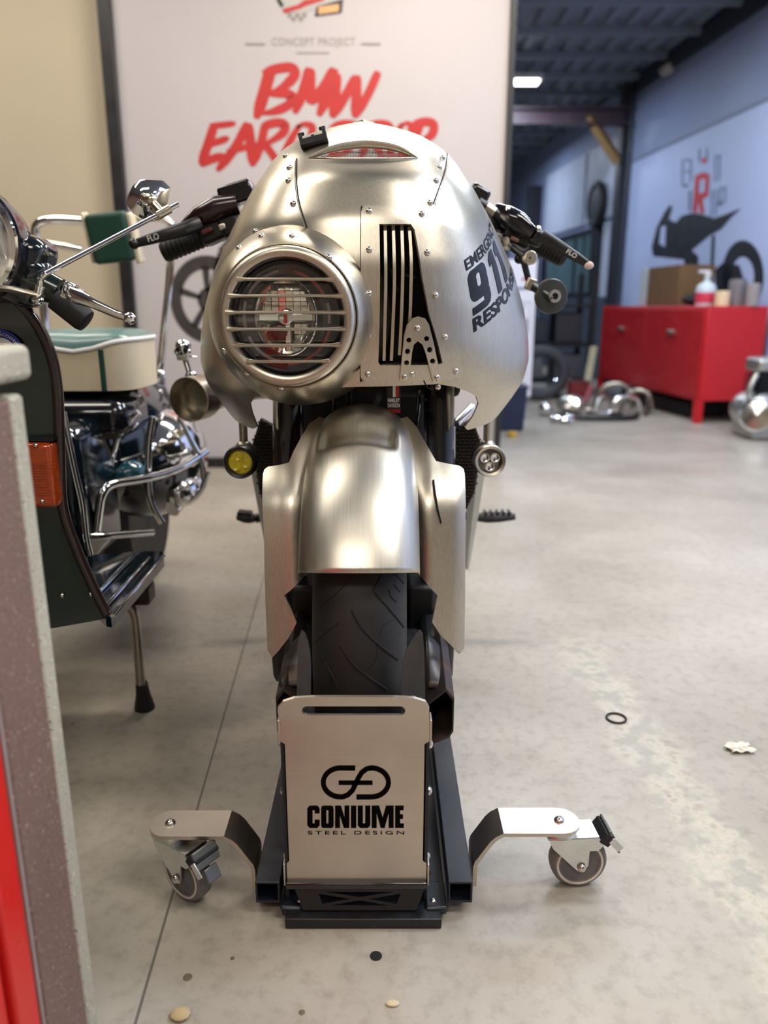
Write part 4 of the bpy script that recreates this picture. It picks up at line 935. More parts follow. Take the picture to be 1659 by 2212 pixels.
sk = MB(); sk.ball(kc + Vector((0, 0, kr * 0.35)), kr * 0.95, 20, 14, (0.92, 1.05, 0.95)); sk.box(kc + Vector((0, -kr * 0.35, -kr * 0.65)), (kr * 1.0, kr * 0.9, kr * 0.7), None, 1.2); sk.ball(kc + Vector((-kr * 0.62, -kr * 0.4, -kr * 0.1)), kr * 0.32, 10, 7); sk.ball(kc + Vector((kr * 0.62, -kr * 0.4, -kr * 0.1)), kr * 0.32, 10, 7)
so = obj('skull_ornament', sk, POLISHED, moto); so['label'] = 'small chrome skull ornament'
for s in (-1, 1): obj('eye_socket', MB().ball(kc + Vector((s * kr * 0.38, -kr * 0.82, kr * 0.12)), kr * 0.27, 12, 8, (1, 0.6, 1)), GROOVE, so)
obj('nose_hole', MB().ball(kc + Vector((0, -kr * 0.86, -kr * 0.28)), kr * 0.14, 8, 6, (0.8, 0.5, 1.3)), GROOVE, so)
for k in range(5): obj('tooth', MB().box(kc + Vector(((k - 2) * kr * 0.19, -kr * 0.82, -kr * 0.72)), (kr * 0.14, kr * 0.12, kr * 0.42)), POLISHED, so, bevel=0.0006)
obj('ornament_pin', MB().tube([kc + Vector((kr * 0.6, 0, -kr * 0.6)), kc + Vector((kr * 1.45, 0, -kr * 0.7))], 0.0022, 8), POLISHED, moto)
# ---- handlebars
def hp(u, v, Y=1.50): return P(u, v, Y)
g0 = hp(352, 546); g1 = hp(452, 505)
gr = MB(); gr.tube([g0, g0.lerp(g1, 0.04), g1], [0.016, 0.0185, 0.0185], 20); gl_ = obj('handlebar_grip', gr, BLACKMATT, moto)
for k in range(9): q = g0.lerp(g1, 0.08 + 0.095 * k); d = (g1 - g0).normalized(); obj('grip_ring', MB().lathe([(0.0185, 0), (0.0198, 0.001), (0.0198, 0.004), (0.0185, 0.005)], q, d, 20), RUBBER, gl_)
obj('handlebar_tube', MB().tube([g1, hp(520, 478, 1.50), hp(575, 470, 1.44)], 0.0125, 14), BLACK, moto)
sw = MB(); sw.box(hp(468, 497), (0.062, 0.046, 0.040), Matrix.Rotation(R(-22), 3, 'Y')); sw.box(hp(497, 480), (0.040, 0.05, 0.052), Matrix.Rotation(R(-22), 3, 'Y')); sw.box(hp(488, 462), (0.055, 0.03, 0.028), Matrix.Rotation(R(-24), 3, 'Y'))
swo = obj('switch_housing', sw, BLACK, moto, bevel=0.007)
obj('switch_button', MB().box(hp(447, 499, 1.47), (0.022, 0.008, 0.008), Matrix.Rotation(R(-18), 3, 'Y')), mat('dark_red_button', (0.10, 0.01, 0.012), 0.3), swo, bevel=0.002)
obj('switch_button', MB().box(hp(480, 490, 1.465), (0.012, 0.008, 0.010), Matrix.Rotation(R(-18), 3, 'Y')), ALU_SOFT, swo, bevel=0.002)
obj('lever_cover', MB().tube([hp(395, 490, 1.48), hp(430, 468, 1.48), hp(470, 450, 1.48), hp(515, 440, 1.48)], [0.010, 0.022, 0.026, 0.020], 14, flat=(0.85, 0.8)), mat('dark_red_black', (0.018, 0.004, 0.006), 0.25, coat=0.3), moto)
rs = MB(); rs.box(hp(513, 419, 1.50), (0.070, 0.045, 0.036), Matrix.Rotation(R(-16), 3, 'Y'), 0.9); obj('fluid_reservoir', rs, BLACKGLOSS, moto, bevel=0.006, segs=3)
obj('reservoir_bolt', MB().tube([hp(467, 441, 1.49), hp(469, 433, 1.49)], 0.005, 10), mat('burnt_titanium', (0.5, 0.33, 0.16), 0.25, 1, var=0.5, scale=200), moto)
l0 = hp(289, 527, 1.44); l1 = hp(400, 494, 1.44); lv = MB(); lv.tube([l0, l0.lerp(l1, 0.06), l0.lerp(l1, 0.5), l1, hp(432, 480, 1.46)], [0.006, 0.008, 0.011, 0.013, 0.012], 12, flat=(0.95, 0.4)); lv.ball(l0, 0.0095, 14, 10)
lvo = obj('clutch_lever', lv, BLACK, moto)
ld = (l1 - l0).normalized(); lu = Vector((0, -0.2, 1)); lu = (lu - ld * lu.dot(ld)).normalized(); lb = hp(321, 523, 1.432)
obj('lever_lettering', letters(MB(), 'FLO', lambda a, b: lb + ld * a + lu * b, 0.021, 0.0105, bold=0.015), WHITEPRINT, lvo, smooth=False)
# right side
g0 = hp(1222, 556, 1.50); g1 = hp(1135, 512, 1.50)
gr = MB(); gr.tube([g0, g0.lerp(g1, 0.04), g1], [0.016, 0.0185, 0.0185], 20); gro = obj('handlebar_grip', gr, BLACKMATT, moto)
for k in range(7): q = g0.lerp(g1, 0.08 + 0.08 * k); d = (g1 - g0).normalized(); obj('grip_ring', MB().lathe([(0.0185, 0), (0.0200, 0.001), (0.0200, 0.0045), (0.0185, 0.0055)], q, d, 20), RUBBER, gro)
obj('handlebar_tube', MB().tube([g1, hp(1085, 490, 1.50), hp(1020, 470, 1.44)], 0.0125, 14), BLACK, moto)
sw = MB(); sw.box(hp(1118, 508, 1.49), (0.055, 0.046, 0.036), Matrix.Rotation(R(27), 3, 'Y')); sw.box(hp(1158, 515, 1.48), (0.026, 0.04, 0.030), Matrix.Rotation(R(27), 3, 'Y'))
swo = obj('switch_housing', sw, BLACK, moto, bevel=0.007)
obj('switch_button', MB().box(hp(1112, 517, 1.458), (0.016, 0.006, 0.007), Matrix.Rotation(R(22), 3, 'Y')), mat('brown_button', (0.13, 0.06, 0.035), 0.35), swo, bevel=0.002)
obj('lever_cover', MB().tube([hp(1070, 455, 1.48), hp(1095, 468, 1.47), hp(1120, 482, 1.46), hp(1150, 502, 1.46)], [0.016, 0.022, 0.022, 0.014], 14, flat=(0.9, 0.8)), BLACKGLOSS, moto)
rs = MB(); rs.box(hp(1034, 420, 1.50), (0.038, 0.04, 0.026), Matrix.Rotation(R(30), 3, 'Y')); obj('fluid_reservoir', rs, BLACKGLOSS, moto, bevel=0.007, segs=3)
obj('perch_tube', MB().tube([hp(1032, 438, 1.47), hp(1085, 472, 1.47)], 0.011, 14), BLACK, moto)
obj('perch_collar', MB().tube([hp(1048, 450, 1.468), hp(1066, 462, 1.468)], 0.0125, 14), DULL, moto)
for u, v, r_ in ((1097, 453, 0.006), (1163, 495, 0.006), (1190, 512, 0.005)): obj('perch_bolt', MB().ball(hp(u, v, 1.46), r_, 12, 8), CHROME, moto)
l0 = hp(1272, 572, 1.44); l1 = hp(1170, 508, 1.44); lv = MB(); lv.tube([l1, l1.lerp(l0, 0.35), l1.lerp(l0, 0.75), l0], [0.012, 0.011, 0.009, 0.006], 12, flat=(0.95, 0.45)); lvo = obj('brake_lever', lv, BLACK, moto)
obj('lever_tip', MB().ball(l0 + Vector((0, 0, -0.001)), 0.007, 14, 10, (1.3, 0.8, 1)), mat('pale_pink_tip', (0.55, 0.42, 0.38), 0.35), lvo)
ld = (l0 - l1).normalized(); lu = Vector((0, -0.2, 1)); lu = (lu - ld * lu.dot(ld)).normalized(); lb = hp(1222, 546, 1.43)
obj('lever_lettering', letters(MB(), 'FLO', lambda a, b: lb + ld * a + lu * b, 0.020, 0.008, bold=0.015), WHITEPRINT, lvo, smooth=False)
# bar end mirror on jointed arms
ma = MB(); ma.tube([hp(1098, 528, 1.47), hp(1128, 553, 1.46)], 0.0058, 10); ma.tube([hp(1128, 553, 1.46), hp(1143, 610, 1.46)], 0.0058, 10); ma.ball(hp(1122, 558, 1.47), 0.010, 12, 8)
ma.tube([hp(1150, 618, 1.45), hp(1192, 646, 1.44)], [0.008, 0.006], 10)
mro = obj('mirror_arm', ma, BLACK, moto)
kn = MB(); kn.lathe([(0.0005, 0.006), (0.010, 0.006), (0.0125, 0.004), (0.0125, -0.006)], hp(1145, 557, 1.445), (0.15, -1, 0), 24); obj('mirror_knob', kn, ALU_SOFT, mro)
obj('knob_hole', MB().ball(hp(1145, 557, 1.4385), 0.0018, 8, 6), GROOVE, mro)
kn = MB(); kn.box(hp(1146, 614, 1.455), (0.018, 0.016, 0.022), Matrix.Rotation(R(20), 3, 'Y')); obj('mirror_clamp', kn, DULL, mro, bevel=0.003)
kn = MB(); kn.tube([hp(1073, 513, 1.455), hp(1074, 514, 1.48)], 0.007, 12); kn.tube([hp(1090, 522, 1.46), hp(1098, 530, 1.47)], 0.010, 12); obj('mirror_mount', kn, DULL, mro)
mc = hp(1190, 640, 1.45); mrr = 37 * m_per_px(1190, 640, 1.45)
kn = MB(); kn.lathe([(0.0005, -0.008), (mrr * 0.9, -0.008), (mrr, -0.004), (mrr, 0.004), (mrr * 0.93, 0.006), (0.0005, 0.008)], mc, (0.25, -1, 0.0), 40); mh = obj('mirror_head', kn, mat('mirror_back', (0.028, 0.028, 0.024), 0.42), moto)
kn = MB(); kn.lathe([(0.006, 0.009), (0.006, 0.013), (0.0115, 0.013), (0.0115, 0.007)], mc + Vector((0.002, 0, 0)), (0.25, -1, 0), 24); obj('mirror_hub', kn, ALU_SOFT, mh)
# ---- tank and tail, mostly hidden behind the fairing
mb = MB(); mb.ball((BX, 1.95, 0.84), 0.30, 24, 14, (0.52, 1.1, 0.42)); obj('fuel_tank', mb, ALU, moto)
mb = MB(); mb.ball((BX, 2.42, 0.82), 0.20, 20, 12, (0.6, 1.5, 0.35)); obj('seat', mb, BLACKMATT, moto)
RW = Vector((BX, 2.62, 0.31)); mb = MB(); mb.grid(lambda a, b: RW + Vector((math.sin(R(-88 + 176 * b)) * 0.085, -(0.21 + 0.09 * max(0, math.cos(R(-88 + 176 * b))) ** 0.75) * math.cos(2 * math.pi * a), (0.21 + 0.09 * max(0, math.cos(R(-88 + 176 * b))) ** 0.75) * math.sin(2 * math.pi * a))), 64, 15, True)
mb.lathe([(0.215, 0.05), (0.03, 0.04), (0.03, -0.04), (0.215, -0.05)], RW, (1, 0, 0), 40); obj('rear_wheel', mb, RUBBER, moto)
mb = MB(); mb.box((BX - 0.09, 2.2, 0.33), (0.03, 0.86, 0.06)); mb.box((BX + 0.09, 2.2, 0.33), (0.03, 0.86, 0.06)); mb.box((BX, 1.85, 0.42), (0.18, 0.3, 0.3)); obj('swingarm', mb, BLACK, moto, bevel=0.01)
# ================================================================== wheel chock dolly
dolly = thing('motorcycle_dolly', (BX, 1.0, 0.0), 'black steel wheel chock dolly on castors under the front wheel', 'dolly')
XL, XR = -0.157, 0.103
for x in (XL, XR):
    mb = MB(); o_ = 0.0165; i_ = 0.0135; y0, y1 = 0.868, 1.62; z0 = 0.036
    vs = []
    for y in (y0, y1):
        for k in (o_, i_): vs += [(x - k, y, z0 - k), (x + k, y, z0 - k), (x + k, y, z0 + k), (x - k, y, z0 + k)]
    fs = []
    for k in range(4):
        n = (k + 1) % 4; fs += [(k, n, n + 8, k + 8), (k + 4, k + 12, n + 12, n + 4), (k, k + 4, n + 4, n), (k + 8, n + 8, n + 12, k + 12)]
    mb.add(vs, fs); obj('rail', mb, BLUEBLACK, dolly, smooth=False, fixn=True, bevel=0.0012)
mb = MB(); mb.box((-0.0275, 0.853, 0.008), (0.208, 0.020, 0.015)); obj('crossbar', mb, BLACK, dolly, bevel=0.0015)
mb = MB(); mb.box((-0.027, 1.60, 0.012), (0.30, 0.03, 0.020)); obj('crossbar', mb, BLACK, dolly, bevel=0.0015)
mb = MB(); mb.box((-0.027, 1.06, 0.0110), (0.222, 0.40, 0.006)); obj('base_plate', mb, BLUEBLACK, dolly, bevel=0.001)
PYY = 0.872                          # plane of the stainless front plate
px2 = lambda u, v: (lambda p: (p.x, p.z))(P(u, v, PYY))
pl = [px2(*q) for q in [(605, 1556), (608, 1640), (612, 1760), (617, 1900), (624, 1912), (632, 1914), (908, 1914), (914, 1911), (917, 1860), (918, 1835), (918, 1650), (919, 1612), (928, 1606), (930, 1560), (926, 1556)]]
zt = P(765, 1556, PYY).z; xl = P(604, 1556, PYY).x; xr = P(928, 1556, PYY).x
def fold(a, b):                       # the handle above the fold leans back a little
    return Vector((a, PYY - (max(0, b - zt) * 0.22), b))
hd = [(xl, zt - 0.004), (xl, zt - 0.0), (xl - 0.0015, zt + 0.012), (xl - 0.001, zt + 0.020), (xl + 0.006, zt + 0.0295), (xl + 0.020, zt + 0.0350), (xl + 0.045, zt + 0.0370), (xr - 0.045, zt + 0.0370), (xr - 0.020, zt + 0.0350), (xr - 0.006, zt + 0.0295), (xr - 0.001, zt + 0.019), (xr - 0.001, zt + 0.008), (xr - 0.001, zt - 0.004)]
xb0 = P(617, 1914, PYY).x; zb = P(765, 1914, PYY).z; xb1 = P(916, 1914, PYY).x
plate_outline = [(xl, zt - 0.004)] + hd[1:-1] + [(xr, zt - 0.004), (xr, zt - 0.030), (xr - 0.006, zt - 0.034), (xr - 0.006, zb + 0.040), (xr - 0.001, zb + 0.036), (xr - 0.001, zb + 0.005), (xr - 0.008, zb), (xl + 0.010, zb), (xl + 0.002, zb + 0.005), (xl + 0.002, zb + 0.036), (xl + 0.0055, zb + 0.040), (xl + 0.0055, zt - 0.034), (xl, zt - 0.030)]
slot = rrect(xl + 0.029, zt + 0.0080, xr - 0.031, zt + 0.0225, 0.0071, 6)
mb = MB(); mb.sheet(plate_outline, [slot], fold, 0.02, th=0.004)
plate = obj('chock_plate', mb, STEEL, dolly, angle=30); plate['label'] = 'brushed stainless front plate with handle slot and cut-out lettering'
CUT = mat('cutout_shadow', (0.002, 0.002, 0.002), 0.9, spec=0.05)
yp = PYY - 0.0005
pm = lambda u, v: (lambda p: Vector((p.x, yp, p.z)))(P(u, v, yp))
def pxm(u0, v0, w, h):
    a = pm(u0, v0); b = pm(u0 + w, v0); c = pm(u0, v0 - h); return a, (b - a).length, (c - a).length
zq = lambda x, y: (500 + x / 2.860, 1350 + y / 2.860)
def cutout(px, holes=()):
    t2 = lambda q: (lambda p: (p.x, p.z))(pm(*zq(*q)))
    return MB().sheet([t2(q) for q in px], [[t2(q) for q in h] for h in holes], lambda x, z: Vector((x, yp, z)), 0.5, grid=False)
def rr_(x0, y0, x1, y1, r): return rrect(x0, y0, x1, y1, r, 3)
T, Bm = 1118, 1255
GL = [('C', [(545, 1165), (545, 1135), (530, 1118), (483, 1118), (468, 1135), (468, 1238), (483, 1255), (530, 1255), (545, 1238), (545, 1205), (514, 1205), (514, 1228), (501, 1228), (501, 1145), (514, 1145), (514, 1165)], []),
      ('O', rr_(554, T, 631, Bm, 16), [rr_(586, 1144, 599, 1229, 5)]),
      ('N', [(640, T), (676, T), (698, 1188), (698, T), (728, T), (728, Bm), (694, Bm), (670, 1180), (670, Bm), (640, Bm)], []),
      ('I', [(738, T), (771, T), (771, Bm), (738, Bm)], []),
      ('U', [(780, T), (812, T), (812, 1228), (826, 1228), (826, T), (858, T), (858, 1238), (843, 1255), (795, 1255), (780, 1238)], []),
      ('M', [(866, T), (912, T), (934, 1190), (955, T), (1002, T), (1002, Bm), (971, Bm), (971, 1165), (946, Bm), (922, Bm), (897, 1165), (897, Bm), (866, Bm)], []),
      ('E', [(1011, T), (1064, T), (1064, 1145), (1042, 1145), (1042, 1172), (1060, 1172), (1060, 1199), (1042, 1199), (1042, 1228), (1065, 1228), (1065, Bm), (1011, Bm)], [])]
for ch_, px, hl_ in GL: obj('cutout_letter', cutout(px, hl_), CUT, plate, smooth=False, label='cut-out letter ' + ch_)
a2, w2, h2 = pxm(665, 1803, 208, 7.5)
obj('cutout_lettering', letters(MB(), 'STEEL DESIGN', lambda p, q: a2 + Vector((p, 0, q)), w2, h2, bold=0.0, spacing=1.35), CUT, plate, smooth=False, label='cut-out words STEEL DESIGN')
# emblem: two interlocking loops and a bar
def band(mb, pts, hw):
    pts = [Vector((p[0], p[1])) for p in pts]; L = []; Rr = []
    for i, p in enumerate(pts):
        t = (pts[min(i + 1, len(pts) - 1)] - pts[max(i - 1, 0)]).normalized(); n = Vector((-t.y, t.x)); L.append(p + n * hw); Rr.append(p - n * hw)
    vs = [pm(q.x, q.y) for q in L + Rr]; k = len(pts)
    return mb.add(vs, [(i, i + 1, k + i + 1, k + i) for i in range(k - 1)])
emb = MB(); zc = lambda x, y: (500 + x / 2.860, 1350 + y / 2.860)
left = [zc(765, 885), zc(675, 885)] + [zc(675 - 108 * math.sin(R(t)), 974 - 90 * math.cos(R(t))) for t in range(0, 181, 12)] + [zc(690, 1063), zc(720, 1050), zc(748, 1022), zc(766, 985), zc(785, 945), zc(805, 912), zc(835, 890), zc(862, 885)]
right = [zc(862, 885)] + [zc(862 + 108 * math.sin(R(t)), 974 - 90 * math.cos(R(t))) for t in range(0, 181, 12)] + [zc(862, 1064), zc(772, 1064)]
band(emb, left, 5.4); band(emb, right, 5.4); band(emb, [zc(662, 976), zc(768, 976), zc(872, 976)], 4.6)
obj('cutout_emblem', emb, CUT, plate, smooth=False, fixn=True, label='cut-out emblem of two interlocking loops')
# sides of the chock
for s, x in ((-1, xl - 0.0005), (1, xr + 0.0005)):
    mb = MB(); mb.sheet([(0.874, 0.020), (0.874, zt - 0.004), (0.90, zt + 0.004), (0.96, zt - 0.02), (1.00, zt - 0.10), (1.02, 0.020)], [], lambda a, b: Vector((x, a, b)), 0.05, th=0.004, nrm=(s, 0, 0))
    so = obj('chock_side', mb, BLACK, dolly, angle=30)
    for v in (1610, 1712, 1855, 1890):
        q = P(940 if s > 0 else 598, v, 0.89); inst('bolt', BOLT, so, (x + s * 0.001, 0.893, q.z), nrot((s, -0.3, 0)))
# corner tabs of the plate
for s, x in ((-1, xl), (1, xr)):
    for z in (zt - 0.017, zb + 0.018):
        obj('plate_tab', MB().box((x + s * 0.0016, PYY + 0.010, z), (0.003, 0.022, 0.034)), STEEL, plate, bevel=0.0008)
# front foot with the crossed opening
fx0, fx1 = P(636, 1935, 0.868).x, P(918, 1935, 0.868).x
def foot(a, b): return Vector((a + (0.5 - 0) * 0, 0.866 - 0.004 * (1 - b), 0.019 + 0.030 * b)) if False else Vector((a, 0.8665 - 0.010 * (1 - b), 0.018 + 0.029 * b))
fo_ = [(fx0, 1.0), (fx0 + 0.012, 0.0), (fx1 - 0.012, 0.0), (fx1, 1.0)]
cxm = (fx0 + fx1) / 2
tri = [[(cxm - 0.046, 0.78), (cxm + 0.046, 0.78), (cxm, 0.55)], [(cxm - 0.055, 0.70), (cxm - 0.012, 0.48), (cxm - 0.050, 0.26)], [(cxm + 0.055, 0.70), (cxm + 0.012, 0.48), (cxm + 0.050, 0.26)], [(cxm - 0.040, 0.20), (cxm + 0.040, 0.20), (cxm, 0.42)]]
mb = MB(); mb.sheet(fo_, tri, foot, 0.5, th=0.003, grid=False, nrm=(0, -1, 0.3)); obj('crossed_foot', mb, BLACK, dolly, angle=30)
obj('foot_lip', MB().box(((xl + xr) / 2, 0.871, 0.0475), (xr - xl, 0.012, 0.010)), BLACKGLOSS, dolly, bevel=0.002)
for u, v in ((936, 1946), (648, 1946)):
    q = PZ(u, v, 0.018); inst('bolt', BOLT, dolly, q, None, 0.8)
for s in (-1, 1): obj('corner_plate', MB().box((-0.027 + s * 0.098, 0.885, 0.0165), (0.030, 0.05, 0.006)), BLUEBLACK, dolly, bevel=0.004)
# upright guides beside the tyre
YG = 0.905
for px in ([(642, 1560), (643, 1400), (645, 1380), (650, 1367), (657, 1372), (664, 1388), (669, 1410), (672, 1440), (672, 1560)], [(868, 1560), (867, 1460), (869, 1436), (876, 1410), (888, 1388), (900, 1372), (908, 1366), (914, 1376), (916, 1400), (919, 1560)]):
    mb = MB(); mb.sheet([(lambda p: (p.x, p.z))(P(u, v, YG)) for u, v in px], [], lambda a, b: Vector((a, YG + (b - 0.36) * 0.18, b)), 0.02, th=0.005); obj('wheel_guide', mb, GREYPLATE, dolly, angle=30)
# hinged cradle behind, open channel ends
for s in (-1, 1):
    x0 = -0.027 + s * 0.086; x1 = -0.027 + s * 0.127; xm = (x0 + x1) / 2; y0, y1 = 0.985, 1.22; z0, z1 = 0.195, 0.262; k = 0.0035
    zt_ = lambda x: z1 + (0.012 if abs(x - x1) < 1e-6 else -0.004)
    prof_o = [(x0, z0 - 0.012), (x1 - s * 0.006, z0 + 0.004), (x1, z0 + 0.014), (x1, z1), (x1 - s * 0.012, z1 + 0.016), (x0, z1 - 0.008)]
    cx_, cz_ = sum(p[0] for p in prof_o) / 6, sum(p[1] for p in prof_o) / 6
    prof_i = [(cx_ + (p[0] - cx_) * 0.82, cz_ + (p[1] - cz_) * 0.86) for p in prof_o]
    vs = [(p[0], y0, p[1]) for p in prof_o] + [(p[0], y0, p[1]) for p in prof_i] + [(p[0], y1, p[1] + 0.05) for p in prof_o] + [(p[0], y1, p[1] + 0.05) for p in prof_i]
    fs = []
    for q in range(6):
        n = (q + 1) % 6; fs += [(q, n, n + 12, q + 12), (q + 6, q + 18, n + 18, n + 6), (q, q + 6, n + 6, n), (q + 12, n + 12, n + 18, q + 18)]
    mb = MB().add(vs, fs); obj('cradle_channel', mb, RAWSTEEL, dolly, smooth=False, fixn=True, bevel=0.0015)
    mb = MB(); mb.grid(lambda a, b: Vector((x0 + (x1 - x0) * (0.1 + 0.8 * a), 1.0 + 0.08 * b, 0.262 + 0.055 * math.sin(math.pi / 2 * (1 - a * 0.8)) * b + 0.01 * (1 - b))), 8, 8); obj('cradle_horn', mb, RAWSTEEL, dolly, solid=0.004)
for s in (-1, 1): obj('wheel_cradle', MB().box((BX + s * 0.077, 1.13, 0.06), (0.012, 0.26, 0.085)), BLACK, dolly, bevel=0.003)
# castor arms
TREAD = mat('castor_grey_rubber', (0.16, 0.15, 0.145), 0.55, 0, var=0.06, scale=30)
CREAM = mat('castor_cream_ring', (0.62, 0.57, 0.49), 0.45, 0, var=0.05)
def castor(side, bolt_uv, heading, lab):
    b = PZ(bolt_uv[0], bolt_uv[1], 0.104); s = side; xr_ = (XR + 0.0185) if s > 0 else (XL - 0.0185); hw = 0.028; yc = b.y; th = 0.0055; zt2 = 0.104
    prof = [(xr_ + s * 0.002, 0.018), (xr_ + s * 0.002, 0.050), (xr_ + s * 0.004, 0.058), (xr_ + s * 0.024, 0.090), (xr_ + s * 0.031, 0.0975), (xr_ + s * 0.042, zt2), (b.x, zt2)]
    cen = [Vector((q[0], 0, q[1])) for q in prof]; off = []
    for i, p in enumerate(cen):
        t = (cen[min(i + 1, len(cen) - 1)] - cen[max(0, i - 1)]).normalized(); n = Vector((t.z, 0, -t.x)) * s; off.append(p + n * th)
    vs = []; 
    for p, q in zip(cen, off): vs += [p + Vector((0, yc - hw, 0)), p + Vector((0, yc + hw, 0)), q + Vector((0, yc + hw, 0)), q + Vector((0, yc - hw, 0))]
    fs = [(0, 1, 2, 3)]
    for i in range(len(cen) - 1):
        for k in range(4): fs.append((i * 4 + k, i * 4 + (k + 1) % 4, (i + 1) * 4 + (k + 1) % 4, (i + 1) * 4 + k))
    mb = MB().add(vs, fs)
    ring = [Vector((b.x + s * hw * math.sin(R(t)), yc - hw * math.cos(R(t)), zt2)) for t in range(0, 181, 12)]; n = len(ring)
    mb.add(ring + [p - Vector((0, 0, th)) for p in ring], [tuple(range(n)), tuple(range(2 * n - 1, n - 1, -1))] + [(i, i + n, i + n + 1, i + 1) for i in range(n - 1)])
    arm = obj('castor_arm', mb, STEEL, dolly, fixn=True, angle=28); arm['label'] = lab
    inst('bolt', BOLT, arm, (b.x, yc, zt2), None, 1.15)
    # swivel castor: everything in a local frame turned by heading
    Rz = Matrix.Rotation(R(heading), 3, 'Z'); o = Vector((b.x, yc, 0)); T = lambda q: o + Rz @ Vector(q)
    wr = 0.0405; wc = Vector((0.030, 0, wr))
    cs = MB(); cs.lathe([(0.001, 0.0985), (0.022, 0.0985), (0.0235, 0.095), (0.022, 0.092), (0.0235, 0.088), (0.021, 0.086)], o, (0, 0, 1), 32); co = obj('castor', cs, ZINC, dolly)
    fk = MB()
    for sg in (-1, 1):
        sh = [(-0.020, 0.089), (0.052, 0.087), (0.060, 0.074), (0.052, 0.066), (0.040, 0.066), (0.0395, 0.042), (0.035, 0.034), (0.029, 0.032), (0.024, 0.035), (-0.012, 0.072)]
        fk.sheet(sh, [], lambda a, b_: T((a, sg * 0.019, b_)), 0.03, th=0.0025, nrm=Rz @ Vector((0, sg, 0)))
    fk.box(T((0.016, 0, 0.0875)), (0.072, 0.038, 0.0025), Rz); obj('castor_fork', fk, ZINC, co, angle=30)
    wl = MB(); wl.lathe([(0.028, -0.0125), (0.036, -0.0125), (0.0395, -0.009), (wr, -0.003), (wr, 0.003), (0.0395, 0.009), (0.036, 0.0125), (0.028, 0.0125), (0.028, -0.0125)], T(wc), Rz @ Vector((0, 1, 0)), 48); wo = obj('castor_wheel', wl, TREAD, co)
    for sg in (-1, 1):
        rg = MB(); rg.lathe([(0.0335, sg * 0.0122), (0.0335, sg * 0.0134), (0.0305, sg * 0.0134), (0.0305, sg * 0.0122)], T(wc), Rz @ Vector((0, 1, 0)), 48); obj('wheel_ring', rg, CREAM, co)
        rg = MB(); rg.lathe([(0.031, sg * 0.0118), (0.016, sg * 0.0095), (0.010, sg * 0.013), (0.0005, sg * 0.013)], T(wc), Rz @ Vector((0, 1, 0)), 40); obj('wheel_disc', rg, mat('castor_disc_grey', (0.13, 0.12, 0.12), 0.5) if 'castor_disc_grey' not in MATS else MATS['castor_disc_grey'], co)
        inst('axle_bolt', BOLT, co, T((0.030, sg * 0.021, wr)), nrot(Rz @ Vector((0, sg, 0))), 0.95)
    bk = MB(); bk.box(T((0.064, 0, 0.083)), (0.016, 0.042, 0.018), Rz @ Matrix.Rotation(R(35), 3, 'Y')); obj('brake_block', bk, BLACKMATT, co, bevel=0.002)
    bk = MB(); bk.box(T((0.071, 0, 0.085)), (0.004, 0.040, 0.026), Rz @ Matrix.Rotation(R(-22), 3, 'Y')); bk.box(T((0.082, 0, 0.062)), (0.004, 0.022, 0.020), Rz @ Matrix.Rotation(R(-30), 3, 'Y')); obj('brake_pedal', bk, mat('dark_zinc', (0.16, 0.17, 0.165), 0.4, 0.6) if 'dark_zinc' not in MATS else MATS['dark_zinc'], co, bevel=0.0015)
    bk = MB(); bk.box(T((0.076, -0.021, 0.076)), (0.022, 0.003, 0.010), Rz @ Matrix.Rotation(R(48), 3, 'Y')); obj('pedal_flange', bk, ZINC, co, bevel=0.001)
castor(1, (1208, 1772), 4, 'bent stainless arm on the right')
castor(-1, (368, 1778), -36, 'bent stainless arm on the left')
# ================================================================== counter at the left edge
def speckle(name, base, light, dark, rough=0.5):
    m = mat(name, base, rough, 0, var=0.05, scale=8, bump=0.15, bscale=160); nt = m.node_tree; N = nt.nodes; L = nt.links; b = N['Principled BSDF']; src = b.inputs['Base Color'].links[0].from_socket
    tc = [n for n in N if n.type == 'TEX_COORD'][0]
    def spots(scale, thr, col, src, seed):
        v = N.new('ShaderNodeTexNoise'); v.inputs['Scale'].default_value = scale; v.inputs['Detail'].default_value = 2; mp = N.new('ShaderNodeMapping'); mp.inputs['Location'].default_value = (seed, seed, seed); L.new(tc.outputs['Object'], mp.inputs[0]); L.new(mp.outputs[0], v.inputs['Vector'])
        r = N.new('ShaderNodeMapRange'); L.new(v.outputs['Fac'], r.inputs[0]); r.inputs[1].default_value = thr; r.inputs[2].default_value = thr + 0.03
        x = N.new('ShaderNodeMix'); x.data_type = 'RGBA'; L.new(r.outputs[0], x.inputs['Factor']); L.new(src, x.inputs[6]); x.inputs[7].default_value = (*col, 1); return x.outputs[2]
    s = spots(330, 0.63, dark, src, 3); s = spots(260, 0.65, light, s, 9); L.new(s, b.inputs['Base Color']); return m
TERR = speckle('grey_terrazzo', srgb(178, 173, 154), srgb(226, 220, 200), srgb(92, 86, 76))
BROWN = speckle('brown_primer', srgb(122, 96, 86), srgb(190, 170, 150), srgb(92, 68, 62), 0.6)
REDP = mat('gloss_red_panel', srgb(216, 34, 30), 0.32, 0, var=0.04, scale=4)
counter = thing('counter', (-0.6, 0.3, 0.0), 'counter with grey terrazzo slab top, brown leg and red panel', 'counter')
XC = -0.318
obj('terrazzo_top', MB().box((-0.665, 0.16, 0.752), (0.70, 1.08, 0.031)), TERR, counter, bevel=0.007, segs=3)
obj('terrazzo_leg', MB().box((XC - 0.20, 0.669, 0.363), (0.40, 0.026, 0.726)), TERR, counter, bevel=0.005, segs=3)
obj('brown_board', MB().box((XC - 0.021, 0.6175, 0.361), (0.04, 0.077, 0.722)), BROWN, counter, bevel=0.002)
